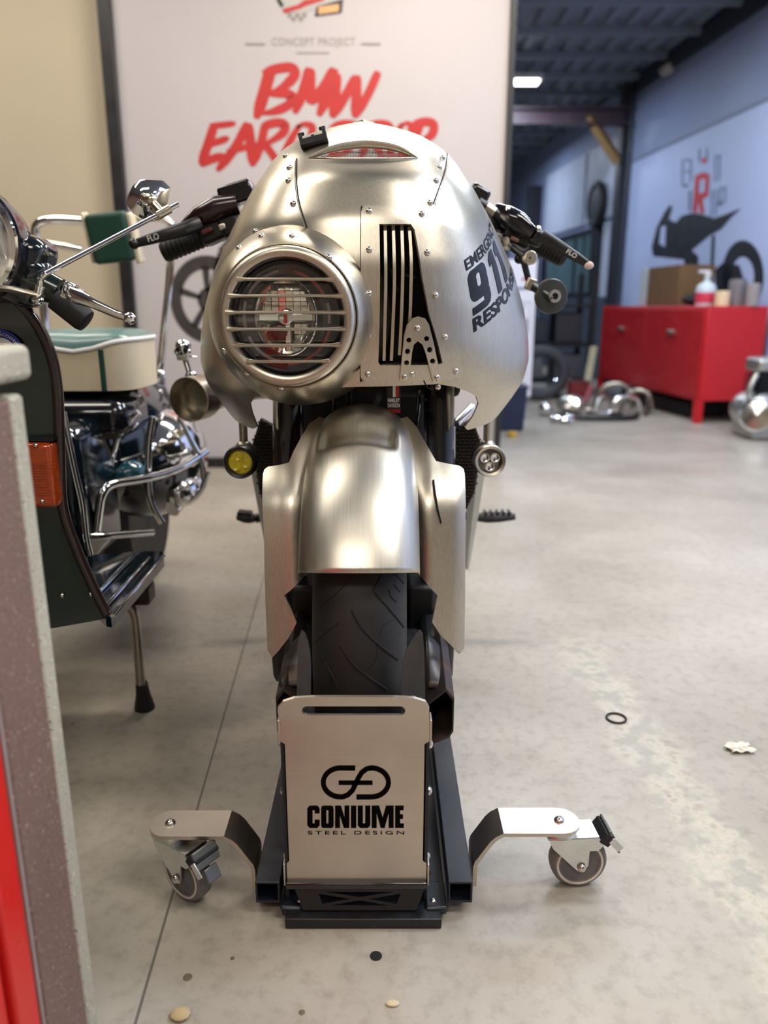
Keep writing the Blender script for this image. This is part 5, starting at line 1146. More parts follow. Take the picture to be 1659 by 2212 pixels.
obj('sealant_strip', MB().box((XC - 0.022, 0.577, 0.36), (0.038, 0.005, 0.70)), mat('grey_sealant', srgb(150, 138, 134), 0.6), counter)
obj('red_panel', MB().box((XC - 0.024, 0.556, 0.36), (0.04, 0.036, 0.70)), REDP, counter, bevel=0.003)
obj('red_panel', MB().box((XC - 0.030, 0.10, 0.36), (0.04, 0.87, 0.70)), REDP, counter, bevel=0.003)
# ================================================================== scooter
GREEN = mat('dark_green_paint', srgb(9, 28, 26), 0.22, 0, var=0.06, scale=6, coat=0.6); NAVY = mat('blue_black_gloss', srgb(8, 20, 28), 0.12, 0, var=0.1, scale=5, coat=0.8)
GREENFELT = mat('green_vinyl', srgb(18, 62, 48), 0.55, 0, var=0.06, scale=20, bump=0.1, bscale=200); SEATG = mat('grey_green_vinyl', srgb(92, 122, 118), 0.36, 0, var=0.05, scale=15, coat=0.2); CREAMV = mat('cream_vinyl', srgb(214, 200, 170), 0.45, 0, var=0.05, scale=15, bump=0.05, bscale=120)
XS = -0.74
scoot = thing('scooter', (XS, 1.7, 0.0), 'dark green scooter with cream seat, backrest and chrome rails', 'scooter')
# leg shield
YL = 1.16
Rpx = [(0, 640), (45, 656), (84, 705), (112, 768), (125, 840), (130, 950), (136, 1090), (164, 1180), (200, 1262), (237, 1335), (115, 1357)]
def ly(x, z): return YL + 0.10 * max(0, 0.45 - z) + 0.35 * max(0, abs(x - XS) - 0.10) ** 1.4
def on_l(u, v):
    Y = YL
    for _ in range(25): p = P(u, v, Y); Y = 0.5 * Y + 0.5 * ly(p.x, p.z)
    return P(u, v, Y)
rp = [on_l(u, v) for u, v in Rpx]
right = [(p.x, p.z) for p in rp]; leftp = [(2 * XS - x, z) for x, z in right]
mid_top = [(XS + 0.06, rp[0].z + 0.012), (XS - 0.06, rp[0].z + 0.012)]
mb = MB(); mb.sheet([tuple(q) for q in ([(p.x, p.y) for p in spline([Vector((x, z, 0)) for x, z in right[:10]], 4)] + [right[10]] + leftp[10:] + [(p.x, p.y) for p in spline([Vector((x, z, 0)) for x, z in leftp[:10]], 4)][::-1] + mid_top[::-1])], [], lambda a, b: Vector((a, ly(a, b), b)), 0.03, th=0.006)
sh = obj('leg_shield', mb, GREEN, scoot, angle=50)
edge = spline([Vector((2 * XS - p.x, p.y, p.z)) for p in rp[:10]][::-1] + [Vector((XS, YL, rp[0].z + 0.014))] + rp[:10], 5)
obj('shield_beading', MB().tube([p + Vector((0, -0.002, 0)) for p in edge], 0.0085, 10), mat('dark_beading', (0.035, 0.022, 0.02), 0.22, 0.3, coat=0.5), sh)
for u, v in ((134, 1286), (196, 1283)): inst('shield_screw', RIV, sh, on_l(u, v) + Vector((0, -0.001, 0)), nrot((0, -1, 0)), 0.9)
# lower apron, mudguard and front wheel
mb = MB(); mb.ball((XS, 1.19, 0.24), 0.2, 20, 12, (0.45, 0.9, 0.7)); obj('front_mudguard', mb, GREEN, scoot)
mb = MB(); mb.lathe([(0.12, -0.03), (0.20, -0.045), (0.225, -0.02), (0.225, 0.02), (0.20, 0.045), (0.12, 0.03), (0.02, 0.03), (0.02, -0.03), (0.12, -0.03)], (XS, 1.14, 0.225), (1, 0, 0), 40); obj('front_wheel', mb, RUBBER, scoot)
# sticker
sc_ = on_l(6, 762) + Vector((0, -0.004, 0)); srr = 0.034
def sdisc(r, m, y, name, lab=None):
    d = MB(); d.lathe([(r, 0), (r, 0.0006), (0.0003, 0.0006)], sc_ + Vector((0, -y, 0)), (0, -1, 0), 40); return obj(name, d, m, sh, label=lab)
sdisc(srr, mat('sticker_blue', srgb(38, 52, 150), 0.35), 0.0, 'round_sticker', 'round blue, white and red sticker'); sdisc(srr * 0.66, WHITEPRINT, 0.0006, 'sticker_ground'); sdisc(srr * 0.40, REDPRINT, 0.0012, 'sticker_centre')
vs, fs, bb_ = text2d('Classic Scooter', 1.0); kx = R(150) / (bb_[2] - bb_[0])
mb = MB(); mb.add([sc_ + Vector((math.sin(-R(75) + (x - bb_[0]) * kx) * (srr * 0.74 + (y - bb_[1]) * 0.0085), -0.0009, math.cos(-R(75) + (x - bb_[0]) * kx) * (srr * 0.74 + (y - bb_[1]) * 0.0085))) for x, y in vs], [f for f in fs]); obj('sticker_lettering', mb, WHITEPRINT, sh, smooth=False)
# amber indicator
AMB = mat('amber_lens', srgb(158, 58, 8), 0.16, 0, var=0.25, scale=60, coat=0.7, stretch=(1, 1, 6)); a = on_l(62, 950); b = on_l(130, 1088); cz = (a.z + b.z) / 2; cx_ = (a.x + b.x) / 2 - 0.004
ind = MB(); ind.box((cx_, ly(cx_, cz) - 0.014, cz), (0.062, 0.03, abs(a.z - b.z) * 0.98)); io = obj('indicator_lens', ind, AMB, scoot, bevel=0.008, segs=3)
for k in range(12): obj('lens_rib', MB().box((cx_ + 0.004, ly(cx_, cz) - 0.0292, cz - 0.028 + k * 0.0042), (0.034, 0.0016, 0.0022)), AMB, io)
obj('indicator_trim', MB().box((cx_, ly(cx_, cz) - 0.008, a.z + 0.003), (0.064, 0.026, 0.004)), BLACK, io)
for u, v in ((77, 962), (91, 1083)): q = P(u, v, ly(cx_, cz) - 0.0300); inst('lens_screw', RIV, io, q, nrot((0, -1, 0)), 0.75)
# headlamp at the frame edge
hl = P(-86, 522, 1.10); hlr = 130 * m_per_px(0, 522, 1.10)
mb = MB(); mb.lathe([(hlr * 0.55, -0.11), (hlr * 0.86, -0.07), (hlr * 1.0, -0.02), (hlr, 0.0), (hlr * 0.90, 0.006)], hl, (0.02, -1, 0.02), 44); ho_ = obj('headlamp', mb, BLACKGLOSS, scoot)
mb = MB(); mb.lathe([(hlr * 0.97, 0.000), (hlr * 0.95, 0.008), (hlr * 0.88, 0.010), (hlr * 0.85, 0.004)], hl, (0.02, -1, 0.02), 44); obj('headlamp_rim', mb, CHROME, ho_)
LENSG = mat('headlamp_lens', (0.78, 0.74, 0.72), 0.10, 0.75, var=0.3, scale=30, coat=0.8, stretch=(8, 1, 1)); mb = MB(); mb.lathe([(hlr * 0.87, 0.004), (hlr * 0.6, 0.018), (hlr * 0.3, 0.024), (0.0005, 0.026)], hl, (0.02, -1, 0.02), 40); obj('headlamp_lens', mb, LENSG, ho_)
for k in range(9): x = hl.x + hlr * (0.30 + 0.06 * k); dz = math.sqrt(max(0, (hlr * 0.84) ** 2 - (x - hl.x) ** 2)); obj('lens_flute', MB().tube([(x, hl.y - 0.024 + 0.016 * ((x - hl.x) / hlr) ** 2 + 0.003, hl.z - dz * 0.9), (x, hl.y - 0.030 + 0.014 * ((x - hl.x) / hlr) ** 2 + 0.003, hl.z), (x, hl.y - 0.024 + 0.016 * ((x - hl.x) / hlr) ** 2 + 0.003, hl.z + dz * 0.9)], 0.0016, 6), LENSG, ho_)
mb = MB(); mb.box(P(30, 575, 1.16), (0.10, 0.07, 0.10), Matrix.Rotation(R(20), 3, 'Y')); mb.box(P(62, 590, 1.15), (0.06, 0.05, 0.06), Matrix.Rotation(R(35), 3, 'Y')); obj('headset', mb, NAVY, scoot, bevel=0.02, segs=3)
mb = MB(); mb.tube([P(20, 580, 1.15), P(80, 610, 1.15), P(130, 632, 1.15)], [0.032, 0.024, 0.020], 16); obj('handlebar', mb, GREEN, scoot)
g0, g1 = P(120, 645, 1.14), P(190, 696, 1.14); mb = MB(); mb.tube([g0, g0.lerp(g1, 0.85), g0.lerp(g1, 0.96), g1], [0.0165, 0.0185, 0.0165, 0.009], 18); obj('handlebar_grip', mb, BLACKMATT, scoot)
mb = MB(); mb.tube([P(138, 625, 1.11), P(165, 640, 1.09), P(200, 655, 1.08), P(250, 678, 1.08), P(281, 689, 1.08)], [0.010, 0.011, 0.007, 0.006, 0.005], 10, flat=(1, 0.6)); mb.ball(P(281, 688, 1.08), 0.0085, 12, 8); obj('brake_lever', mb, CHROME, scoot)
mb = MB(); mb.box(P(150, 628, 1.11), (0.016, 0.02, 0.024), Matrix.Rotation(R(25), 3, 'Y')); mb.box(P(170, 640, 1.10), (0.014, 0.02, 0.02), Matrix.Rotation(R(25), 3, 'Y')); obj('lever_clamp', mb, CHROME, scoot, bevel=0.003)
# mirror bracket, arm and head
mb = MB(); mb.tube([P(-20, 620, 1.09), P(30, 625, 1.09), P(92, 640, 1.09)], [0.010, 0.010, 0.007], 8, flat=(0.45, 1.2)); obj('mirror_bracket', mb, DULL, scoot)
mb = MB(); mb.tube([P(80, 655, 1.09), P(86, 618, 1.09)], 0.0062, 10); mb.ball(P(81, 648, 1.09), 0.009, 10, 6, (1, 1, 0.6)); mb.tube(spline([P(86, 625, 1.09), P(88, 606, 1.09), P(100, 592, 1.09), P(120, 580, 1.10), P(385, 441, 1.20)], 4), 0.0036, 10); arm_o = obj('mirror_arm', mb, CHROME, scoot)
mb = MB(); c0 = P(350, 460, 1.185); mb.tube([P(340, 466, 1.18), P(366, 451, 1.19)], 0.0065, 12); mb.tube([c0, P(330, 438, 1.20), P(310, 425, 1.22)], 0.006, 10); mb.ball(P(326, 432, 1.20), 0.009, 10, 8); obj('mirror_clamp', mb, mat('brassy_clamp', (0.62, 0.55, 0.42), 0.3, 1), scoot)
mp_ = [(286, 402), (303, 388), (352, 390), (369, 406), (362, 440), (346, 476), (320, 480), (288, 462), (273, 440), (276, 422)]
f2 = [P(u, v, 1.25) for u, v in mp_]; bk_ = P(322, 430, 1.215); mb = MB(); n = len(f2); mb.add(f2 + [p.lerp(bk_, 0.45) + Vector((0, -0.012, 0)) for p in f2] + [bk_ + Vector((0, -0.004, 0))], [(i, (i + 1) % n, n + (i + 1) % n, n + i) for i in range(n)] + [(n + i, n + (i + 1) % n, 2 * n) for i in range(n)] + [tuple(range(n - 1, -1, -1))]); obj('mirror_head', mb, CHROME, scoot, angle=48, fixn=True)
# floorboard with strips, side stand
FZ = 0.30
mb = MB(); mb.sheet([(lambda p: (p.x, p.y))(PZ(u, v, FZ)) for u, v in [(150, 1290), (212, 1318), (228, 1332), (240, 1334), (250, 1326), (354, 1205), (352, 1192), (312, 1190), (180, 1200)]], [], lambda a, b: Vector((a, b, FZ)), 0.5, th=0.018, grid=False, nrm=(0, 0, 1)); fb = obj('floorboard', mb, NAVY, scoot, angle=30)
for l in ([(213, 1278), (290, 1200)], [(225, 1312), (322, 1204)], [(243, 1330), (353, 1200)]):
    a, b = [PZ(u, v, FZ + 0.004) for u, v in l]; obj('tread_strip', MB().tube([a, b], 0.005, 8, flat=(0.6, 1)), CHROME, fb)
mb = MB(); mb.box((XS, 1.40, 0.31), (0.22, 0.5, 0.10)); mb.box((XS, 1.62, 0.42), (0.26, 0.24, 0.30)); obj('centre_tunnel', mb, NAVY, scoot, bevel=0.03)
a = P(277, 1308, 1.42); ft = PZ(313, 1530, 0.0)
mb = MB(); mb.tube(spline([a, P(290, 1325, 1.42), P(296, 1370, 1.42), P(304, 1478, 1.41)], 5), 0.0095, 12); st_ = obj('side_stand', mb, DULL, scoot)
b = P(306, 1476, 1.41); mb = MB(); mb.tube([b, b.lerp(ft, 0.4), ft + Vector((0, 0, 0.002))], [0.012, 0.014, 0.021], 14); obj('rubber_foot', mb, BLACKMATT, st_)
obj('stand_bracket', MB().box(P(302, 1280, 1.46), (0.05, 0.05, 0.04)), RAWSTEEL, scoot, bevel=0.006)
# body, cowl and crash bars
mb = MB(); mb.ball((XS + 0.02, 1.98, 0.47), 0.3, 28, 18, (0.62, 1.15, 0.62)); obj('rear_body', mb, NAVY, scoot)
mb = MB(); mb.box((XS + 0.03, 1.75, 0.56), (0.30, 0.2, 0.09)); obj('seat_base', mb, BLACKGLOSS, scoot, bevel=0.03)
cc = P(335, 1005, 1.92); mb = MB(); mb.ball(cc + Vector((-0.03, 0.08, 0)), 0.145, 28, 18, (0.95, 1.7, 1.0)); obj('side_cowl', mb, NAVY, scoot)
mb = MB(); mb.ball(cc + Vector((0.02, 0.03, 0.045)), 0.095, 24, 16, (1.0, 1.5, 1.0)); obj('cowl_chrome', mb, CHROME, scoot)
def pipe(name, px, Y, r, m=CHROME, k=5):
    pts = [P(u, v, Y if not isinstance(Y, (list, tuple)) else Y[i]) for i, (u, v) in enumerate(px)]; return obj(name, MB().tube(spline(pts, k), r, 10), m, scoot)
pipe('crash_bar', [(207, 1160), (213, 1105), (222, 1065), (245, 1045), (300, 1036), (350, 1025), (400, 1005), (445, 975)], [1.55, 1.56, 1.57, 1.6, 1.66, 1.72, 1.8, 1.9], 0.0095)
pipe('crash_bar', [(178, 1160), (225, 1158), (330, 1150)], [1.52, 1.55, 1.65], 0.008)
pipe('crash_bar', [(330, 900), (322, 950), (320, 1010), (325, 1080), (350, 1130)], 1.72, 0.008)
pipe('crash_bar', [(300, 890), (262, 930), (242, 990), (234, 1060)], 1.70, 0.007)
pipe('crash_bar', [(385, 900), (412, 950), (436, 1000), (440, 1050)], 1.86, 0.007)
pipe('crash_bar', [(345, 1090), (390, 1090), (430, 1065), (450, 1020)], 1.86, 0.008)
pipe('shield_trim', [(136, 890), (150, 960), (165, 1030), (178, 1090), (186, 1160), (195, 1200)], 1.40, 0.006)
mb = MB(); mb.ball(P(270, 1020, 1.75), 0.045, 16, 10, (1.1, 1, 0.7)); obj('side_badge', mb, mat('teal_enamel', srgb(40, 96, 112), 0.15, coat=0.5), scoot)
mb = MB(); mb.ball(P(395, 1060, 1.9), 0.05, 16, 10, (0.9, 1.4, 0.8)); mb.tube([P(370, 1100, 1.85), P(420, 1040, 1.95)], 0.022, 12); obj('silencer', mb, POLISHED, scoot)
RWs = Vector((XS, 2.2, 0.225)); mb = MB(); mb.lathe([(0.12, -0.04), (0.20, -0.05), (0.225, -0.02), (0.225, 0.02), (0.20, 0.05), (0.12, 0.04), (0.02, 0.03), (0.02, -0.03), (0.12, -0.04)], RWs, (1, 0, 0), 40); obj('rear_wheel', mb, RUBBER, scoot)
obj('rear_lamp', MB().ball(P(436, 990, 1.98), 0.012, 10, 8), mat('red_lamp', srgb(190, 40, 40), 0.2, coat=0.5), scoot)
# seat
sx0, sx1 = P(118, 780, 1.72).x - 0.06, P(296, 780, 1.72).x; sxm = (sx0 + sx1) / 2; shw = (sx1 - sx0) / 2; zb2, zt2 = P(300, 842, 1.70).z, P(250, 742, 1.70).z
def seat_pt(z_of):
    return lambda a, b: Vector((sxm + shw * math.copysign(abs(math.cos(2 * math.pi * a)) ** 0.45, math.cos(2 * math.pi * a)) * (1 if b < 1 else 1), 1.80 + 0.125 * math.copysign(abs(math.sin(2 * math.pi * a)) ** 0.5, math.sin(2 * math.pi * a)), z_of(a, b)))
def wave(a): x = math.copysign(abs(math.cos(2 * math.pi * a)) ** 0.45, math.cos(2 * math.pi * a)); return zt2 - 0.004 - 0.012 * math.cos(x * math.pi * 1.0)
mb = MB(); mb.grid(seat_pt(lambda a, b: zb2 + (wave(a) - zb2) * b), 64, 8, True); obj('seat_side', mb, CREAMV, scoot, angle=70)
def cap(a, b):
    k = math.cos(math.pi / 2 * b) ** 0.5 if b < 1 else 0.0; p = seat_pt(lambda a, b: 0)(a, 0); z = wave(a) + (zt2 + 0.030 + 0.022 * max(0, (p.x - sxm) * 0.0) - wave(a)) * math.sin(math.pi / 2 * b)
    return Vector((sxm + (p.x - sxm) * k * 1.01, 1.80 + (p.y - 1.80) * k * 1.01, z))
mb = MB(); mb.grid(cap, 64, 12, True); obj('seat_top', mb, SEATG, scoot, angle=70)
obj('seat_piping', MB().tube([seat_pt(lambda a, b: wave(a))(k / 64, 0) for k in range(64)], 0.005, 8, closed=True), WHITEPRINT, scoot)
obj('seat_strap', MB().tube([(sx1 - 0.062, 1.676, zb2), (sx1 - 0.062, 1.676, zt2 - 0.012)], 0.005, 8, flat=(0.5, 1.2)), GREENFELT, scoot)
# backrest
pa, pb2 = P(182, 456, 2.12), P(282, 566, 2.12); cxp = (pa.x + pb2.x) / 2; czp = (pa.z + pb2.z) / 2; Rb = Matrix.Rotation(R(-6), 3, 'Y') @ Matrix.Rotation(R(8), 3, 'X')
mb = MB(); mb.box((cxp, 2.15, czp), (pb2.x - pa.x, 0.05, pa.z - pb2.z), Rb); bo = obj('backrest_pad', mb, GREENFELT, scoot, bevel=0.012, segs=3)
for s in (-1, 1): obj('backrest_edge', MB().box((cxp + s * ((pb2.x - pa.x) / 2 + 0.006), 2.16, czp), (0.014 if s > 0 else 0.010, 0.046, (pa.z - pb2.z) * 1.02), Rb), CREAMV, bo, bevel=0.005)
pipe('backrest_rail', [(180, 478), (120, 475), (85, 482), (76, 505), (84, 560), (92, 640), (100, 720)], 2.2, 0.012)
pipe('backrest_rail', [(178, 540), (110, 528), (85, 530), (66, 545), (40, 640)], 2.16, 0.010)
pipe('backrest_rail', [(285, 468), (340, 470), (362, 478), (370, 500), (366, 600), (356, 700), (346, 790), (330, 815), (295, 825)], 2.2, 0.011)
pipe('luggage_rail', [(300, 830), (330, 820), (350, 805), (352, 850), (360, 900)], 2.1, 0.008)
pipe('luggage_rail', [(290, 850), (330, 848), (350, 846)], 2.0, 0.008)
# ================================================================== things further back
A = Vector((2.19, 5.39, 0)); B = Vector((1.97, 7.18, 0)); e1 = (B - A).normalized(); e2 = Vector((e1.y, -e1.x, 0)); LEN = (B - A).length; DEP = 0.45
def cb(mb, a0, a1, b0, b1, z0, z1):
    vs = [A + e1 * a + e2 * b + Vector((0, 0, z)) for z in (z0, z1) for a, b in ((a0, b0), (a1, b0), (a1, b1), (a0, b1))]
    return mb.add(vs, [(3, 2, 1, 0), (4, 5, 6, 7), (0, 1, 5, 4), (1, 2, 6, 5), (2, 3, 7, 6), (3, 0, 4, 7)])
REDC = mat('red_cabinet_paint', srgb(196, 30, 36), 0.38, 0, var=0.05, scale=3)
cab = thing('sideboard_cabinet', A + e1 * LEN / 2 + e2 * DEP / 2, 'long red metal cabinet on legs against the mural wall', 'cabinet')
obj('cabinet_body', cb(MB(), 0.0, LEN, 0.012, DEP, 0.155, 0.80), REDC, cab, fixn=True, bevel=0.006)
for a0, a1 in ((0.02, LEN / 2 - 0.006), (LEN / 2 + 0.006, LEN - 0.02)):
    d = obj('cabinet_door', cb(MB(), a0, a1, 0.0, 0.014, 0.175, 0.78), mat('red_door_paint', srgb(178, 28, 36), 0.42) if 'red_door_paint' not in MATS else MATS['red_door_paint'], cab, fixn=True, bevel=0.003)
    am = (a0 + a1) / 2; obj('door_handle', cb(MB(), am - 0.045, am + 0.045, -0.022, 0.0, 0.60, 0.63), ALU_SOFT, d, fixn=True, bevel=0.004)
for a0, b0 in ((0.0, 0.0), (LEN - 0.06, 0.0), (0.0, DEP - 0.05), (LEN - 0.06, DEP - 0.05)): obj('cabinet_leg', cb(MB(), a0, a0 + 0.055, b0, b0 + 0.05, 0.0, 0.17), REDC, cab, fixn=True)
def on_cab(a, b, z=0.802): return A + e1 * a + e2 * b + Vector((0, 0, z))
# items standing on the cabinet
def cbox(name, a0, a1, b0, b1, z1, m, **k): return obj(name, cb(MB(), a0, a1, b0, b1, 0.801, z1), m, None, fixn=True, bevel=0.004, **k)
cbox('cardboard_box', 0.62, 1.14, 0.10, 0.38, 1.10, mat('brown_cardboard', srgb(112, 84, 52), 0.8, bump=0.1), label='brown cardboard box standing on the red cabinet', cat='box')
cbox('white_folder', 1.16, 1.28, 0.10, 0.36, 1.10, mat('pale_board', srgb(190, 200, 206), 0.6), label='pale upright folder box beside the cardboard box', cat='folder')
c = on_cab(0.46, 0.20, 0.80); mb = MB(); mb.ball(c + Vector((0, 0, 0.045)), 0.075, 20, 12, (1.9, 0.9, 0.6)); obj('black_bag', mb, BLACKMATT, label='black soft bag slumped on the red cabinet', cat='bag')
c = on_cab(0.27, 0.13, 0.801); t = thing('spray_bottle', c, 'white bottle with red label on the red cabinet', 'bottle')
mb = MB(); mb.lathe([(0.001, 0.0), (0.065, 0.0), (0.070, 0.02), (0.070, 0.11), (0.06, 0.14), (0.02, 0.17), (0.018, 0.20)], c, (0, 0, 1), 24); obj('bottle_body', mb, mat('bottle_white', srgb(196, 208, 214), 0.35), t)
mb = MB(); mb.lathe([(0.0705, 0.02), (0.0710, 0.022), (0.0710, 0.090), (0.0705, 0.092)], c, (0, 0, 1), 24); obj('bottle_label', mb, mat('label_red', srgb(206, 60, 86), 0.5), t)
mb = MB(); mb.lathe([(0.001, 0.24), (0.022, 0.24), (0.024, 0.20), (0.018, 0.195)], c, (0, 0, 1), 18); mb.box(c + Vector((-0.03, 0, 0.235)), (0.07, 0.025, 0.02)); obj('bottle_cap', mb, FIXM, t)
for i, (a, b, r, h, col, lb, cat_) in enumerate([(0.10, 0.16, 0.05, 0.10, (224, 200, 160), 'cream tin near the front corner of the red cabinet', 'tin'), (0.16, 0.30, 0.06, 0.18, (120, 116, 118), 'grey can behind the cream tin', 'can'), (0.03, 0.34, 0.045, 0.15, (150, 142, 140), 'pale grey can at the end of the red cabinet', 'can')]):
    c = on_cab(a, b, 0.801); mb = MB(); mb.lathe([(0.001, 0.0), (r, 0.0), (r, h * 0.9), (r * 0.92, h * 0.93), (r * 0.92, h), (0.001, h)], c, (0, 0, 1), 22); obj('tin_can', mb, mat('can_paint_%d' % i if False else 'can_paint' + 'abc'[i], srgb(*col), 0.4), label=lb, cat=cat_)
# dark shapes stored under the cabinet
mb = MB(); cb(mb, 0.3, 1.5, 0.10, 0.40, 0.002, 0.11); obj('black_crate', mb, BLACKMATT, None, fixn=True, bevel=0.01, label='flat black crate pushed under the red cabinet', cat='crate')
# engine standing at the right edge
ec = PZ(1632, 945, 0.0); eng2 = thing('spare_engine', ec, 'bare silver motorcycle engine standing on the floor by the cabinet', 'engine')
CAST = mat('cast_aluminium', (0.52, 0.50, 0.46), 0.42, 1, var=0.12, scale=25, bump=0.2, bscale=80)
mb = MB(); mb.ball(ec + Vector((0.02, 0.05, 0.17)), 0.165, 24, 16, (1.0, 1.2, 0.8)); mb.box(ec + Vector((0.04, 0.05, 0.06)), (0.22, 0.3, 0.10)); obj('crankcase', mb, CAST, eng2)
mb = MB(); mb.lathe([(0.10, 0), (0.10, 0.02), (0.085, 0.035), (0.001, 0.04)], ec + Vector((-0.06, -0.10, 0.15)), (-0.5, -1, 0.2), 28); obj('clutch_cover', mb, POLISHED, eng2)
for k in range(6): obj('cooling_fin', MB().box(ec + Vector((0.05, 0.05, 0.29 + k * 0.020)), (0.20, 0.20, 0.008)), BLACK, eng2)
obj('cylinder', MB().box(ec + Vector((0.05, 0.05, 0.34)), (0.15, 0.15, 0.14)), BLACKMATT, eng2, bevel=0.02)
mb = MB(); mb.box(ec + Vector((0.05, 0.05, 0.45)), (0.22, 0.20, 0.09)); obj('cylinder_head', mb, CAST, eng2, bevel=0.025, segs=3)
obj('intake_pipe', MB().tube(spline([ec + Vector((-0.07, -0.02, 0.22)), ec + Vector((-0.10, -0.05, 0.30)), ec + Vector((-0.06, -0.04, 0.40))], 5), 0.018, 12), CAST, eng2)
# parts lying on the floor in front of the dark bay
def ground_thing(name, u, v, lab, cat, grp=None):
    p = PZ(u, v, 0.0); return thing(name, p, lab, cat, grp), p
t, p = ground_thing('exhaust_headers', 1350, 896, 'bundle of curved chrome exhaust pipes lying before the cabinet', 'exhaust')
for k, (dx, dy, ang, rad, hh) in enumerate([(0.0, 0.0, 10, 0.13, 0.12), (0.10, 0.06, -20, 0.12, 0.16), (-0.14, 0.10, 35, 0.10, 0.10), (0.20, 0.10, 70, 0.11, 0.14), (-0.05, 0.16, -10, 0.15, 0.20)]):
    d = Vector((math.cos(R(ang)), math.sin(R(ang)), 0)); c0 = p + Vector((dx, dy, 0.020))
    obj('header_pipe', MB().tube(spline([c0 - d * rad * 1.7, c0 - d * rad, c0 - d * rad * 0.7 + Vector((0, 0, hh * 0.7)), c0 + Vector((0, 0, hh)), c0 + d * rad * 0.7 + Vector((0, 0, hh * 0.8)), c0 + d * rad + Vector((0, 0, 0.01))], 5), 0.019, 10), (POLISHED, DULL, CAST, RAWSTEEL, DULL)[k], t)
t, p = ground_thing('crank_casing', 1235, 896, 'rounded aluminium casing lying on the floor left of the pipes', 'casing')
mb = MB(); mb.ball(p + Vector((0, 0.02, 0.075)), 0.09, 18, 12, (1.3, 1, 0.8)); obj('casing_body', mb, CAST, t); obj('casing_cover', MB().lathe([(0.055, 0), (0.05, 0.02), (0.001, 0.025)], p + Vector((-0.02, -0.07, 0.09)), (-0.2, -1, 0.3), 20), POLISHED, t)
t, p = ground_thing('round_cover', 1178, 898, 'small bright round cover lying by the blue bin', 'cover')
mb = MB(); mb.ball(p + Vector((0, 0, 0.05)), 0.055, 16, 10, (1, 0.9, 0.9)); obj('cover_shell', mb, POLISHED, t)
t, p = ground_thing('red_toolbox', 1250, 872, 'small dark red box among the floor parts', 'box')
obj('box_body', MB().box(p + Vector((0, 0.05, 0.085)), (0.16, 0.12, 0.17)), mat('dull_red', srgb(120, 34, 36), 0.5), t, bevel=0.008); obj('box_lid', MB().box(p + Vector((0, 0.05, 0.18)), (0.17, 0.13, 0.02)), mat('dull_red_lid', srgb(96, 30, 34), 0.5), t, bevel=0.006)
obj('chrome_tank', MB().ball(PZ(1215, 862, 0.0) + Vector((0, 0.1, 0.098)), 0.11, 18, 12, (1.2, 1, 0.9)), CHROME, label='bright chrome tank shell standing behind the floor parts', cat='tank')
p = PZ(1268, 868, 0); obj('plank_offcut', MB().tube([p + Vector((0, 0.1, 0.012)), p + Vector((0.12, 0.35, 0.45))], 0.03, 4, flat=(0.4, 1)), mat('pale_timber', srgb(178, 170, 140), 0.7), smooth=False, label='pale plank leaning behind the red box', cat='plank')
p = PZ(1272, 886, 0); obj('red_tube', MB().tube([p + Vector((-0.05, 0, 0.02)), p + Vector((0.06, 0.20, 0.16))], 0.018, 10), mat('dusty_red', srgb(150, 70, 74), 0.5), label='dusty red tube lying across the floor parts', cat='tube')
t, p = ground_thing('small_wheel_hub', 1215, 912, 'small alloy wheel hub lying nearest on the floor', 'hub')
mb = MB(); mb.tube([p + Vector((0.075 * math.cos(a), 0.075 * math.sin(a) * 0.9, 0.03)) for a in np.linspace(0, 2 * math.pi, 25)[:-1]], 0.018, 8, closed=True); obj('hub_ring', mb, POLISHED, t); obj('hub_core', MB().lathe([(0.001, 0.05), (0.03, 0.05), (0.03, 0.0)], p, (0, 0, 1), 16), RAWSTEEL, t)
t, p = ground_thing('black_frame_part', 1330, 908, 'black bent frame part lying under the chrome pipes', 'frame')
obj('bent_tube', MB().tube(spline([p + Vector((-0.30, 0, 0.02)), p + Vector((-0.1, -0.03, 0.02)), p + Vector((0.12, 0, 0.02)), p + Vector((0.2, 0.15, 0.02))], 5), 0.02, 10), BLACK, t); obj('mounting_tab', MB().box(p + Vector((0, 0, 0.03)), (0.08, 0.05, 0.05)), BLACK, t)
# dark shelving with crates behind
sh2 = thing('tool_rack', (1.55, 7.6, 0), 'dark open tool rack behind the bar-end mirror', 'rack')
for x in (1.28, 1.92):
    for y in (7.3, 7.8): obj('rack_post', MB().box((x, y, 0.55), (0.05, 0.05, 1.1)), BLACKMATT, sh2)
for z in (0.12, 0.45, 0.80): obj('rack_shelf', MB().box((1.60, 7.55, z), (0.70, 0.56, 0.03)), BLACKMATT, sh2)
for i, (x, z, s, col, lb) in enumerate([(1.42, 0.465, (0.22, 0.3, 0.22), (26, 30, 44), 'dark blue crate on the left of the middle rack shelf'), (1.72, 0.465, (0.26, 0.3, 0.28), (34, 36, 44), 'charcoal crate on the right of the middle rack shelf'), (1.45, 0.815, (0.28, 0.3, 0.10), (120, 28, 34), 'flat dark red tray on the top rack shelf'), (1.74, 0.135, (0.28, 0.34, 0.22), (70, 72, 80), 'grey crate on the lowest rack shelf'), (1.40, 0.135, (0.2, 0.3, 0.2), (98, 98, 104), 'pale grey bin on the lowest rack shelf')]):
    obj('storage_crate', MB().box((x, 7.50, z + s[2] / 2 + 0.002), s, None, 0.94), mat('crate_plastic' + 'abcde'[i], srgb(*col), 0.5), bevel=0.01, label=lb, cat='crate')
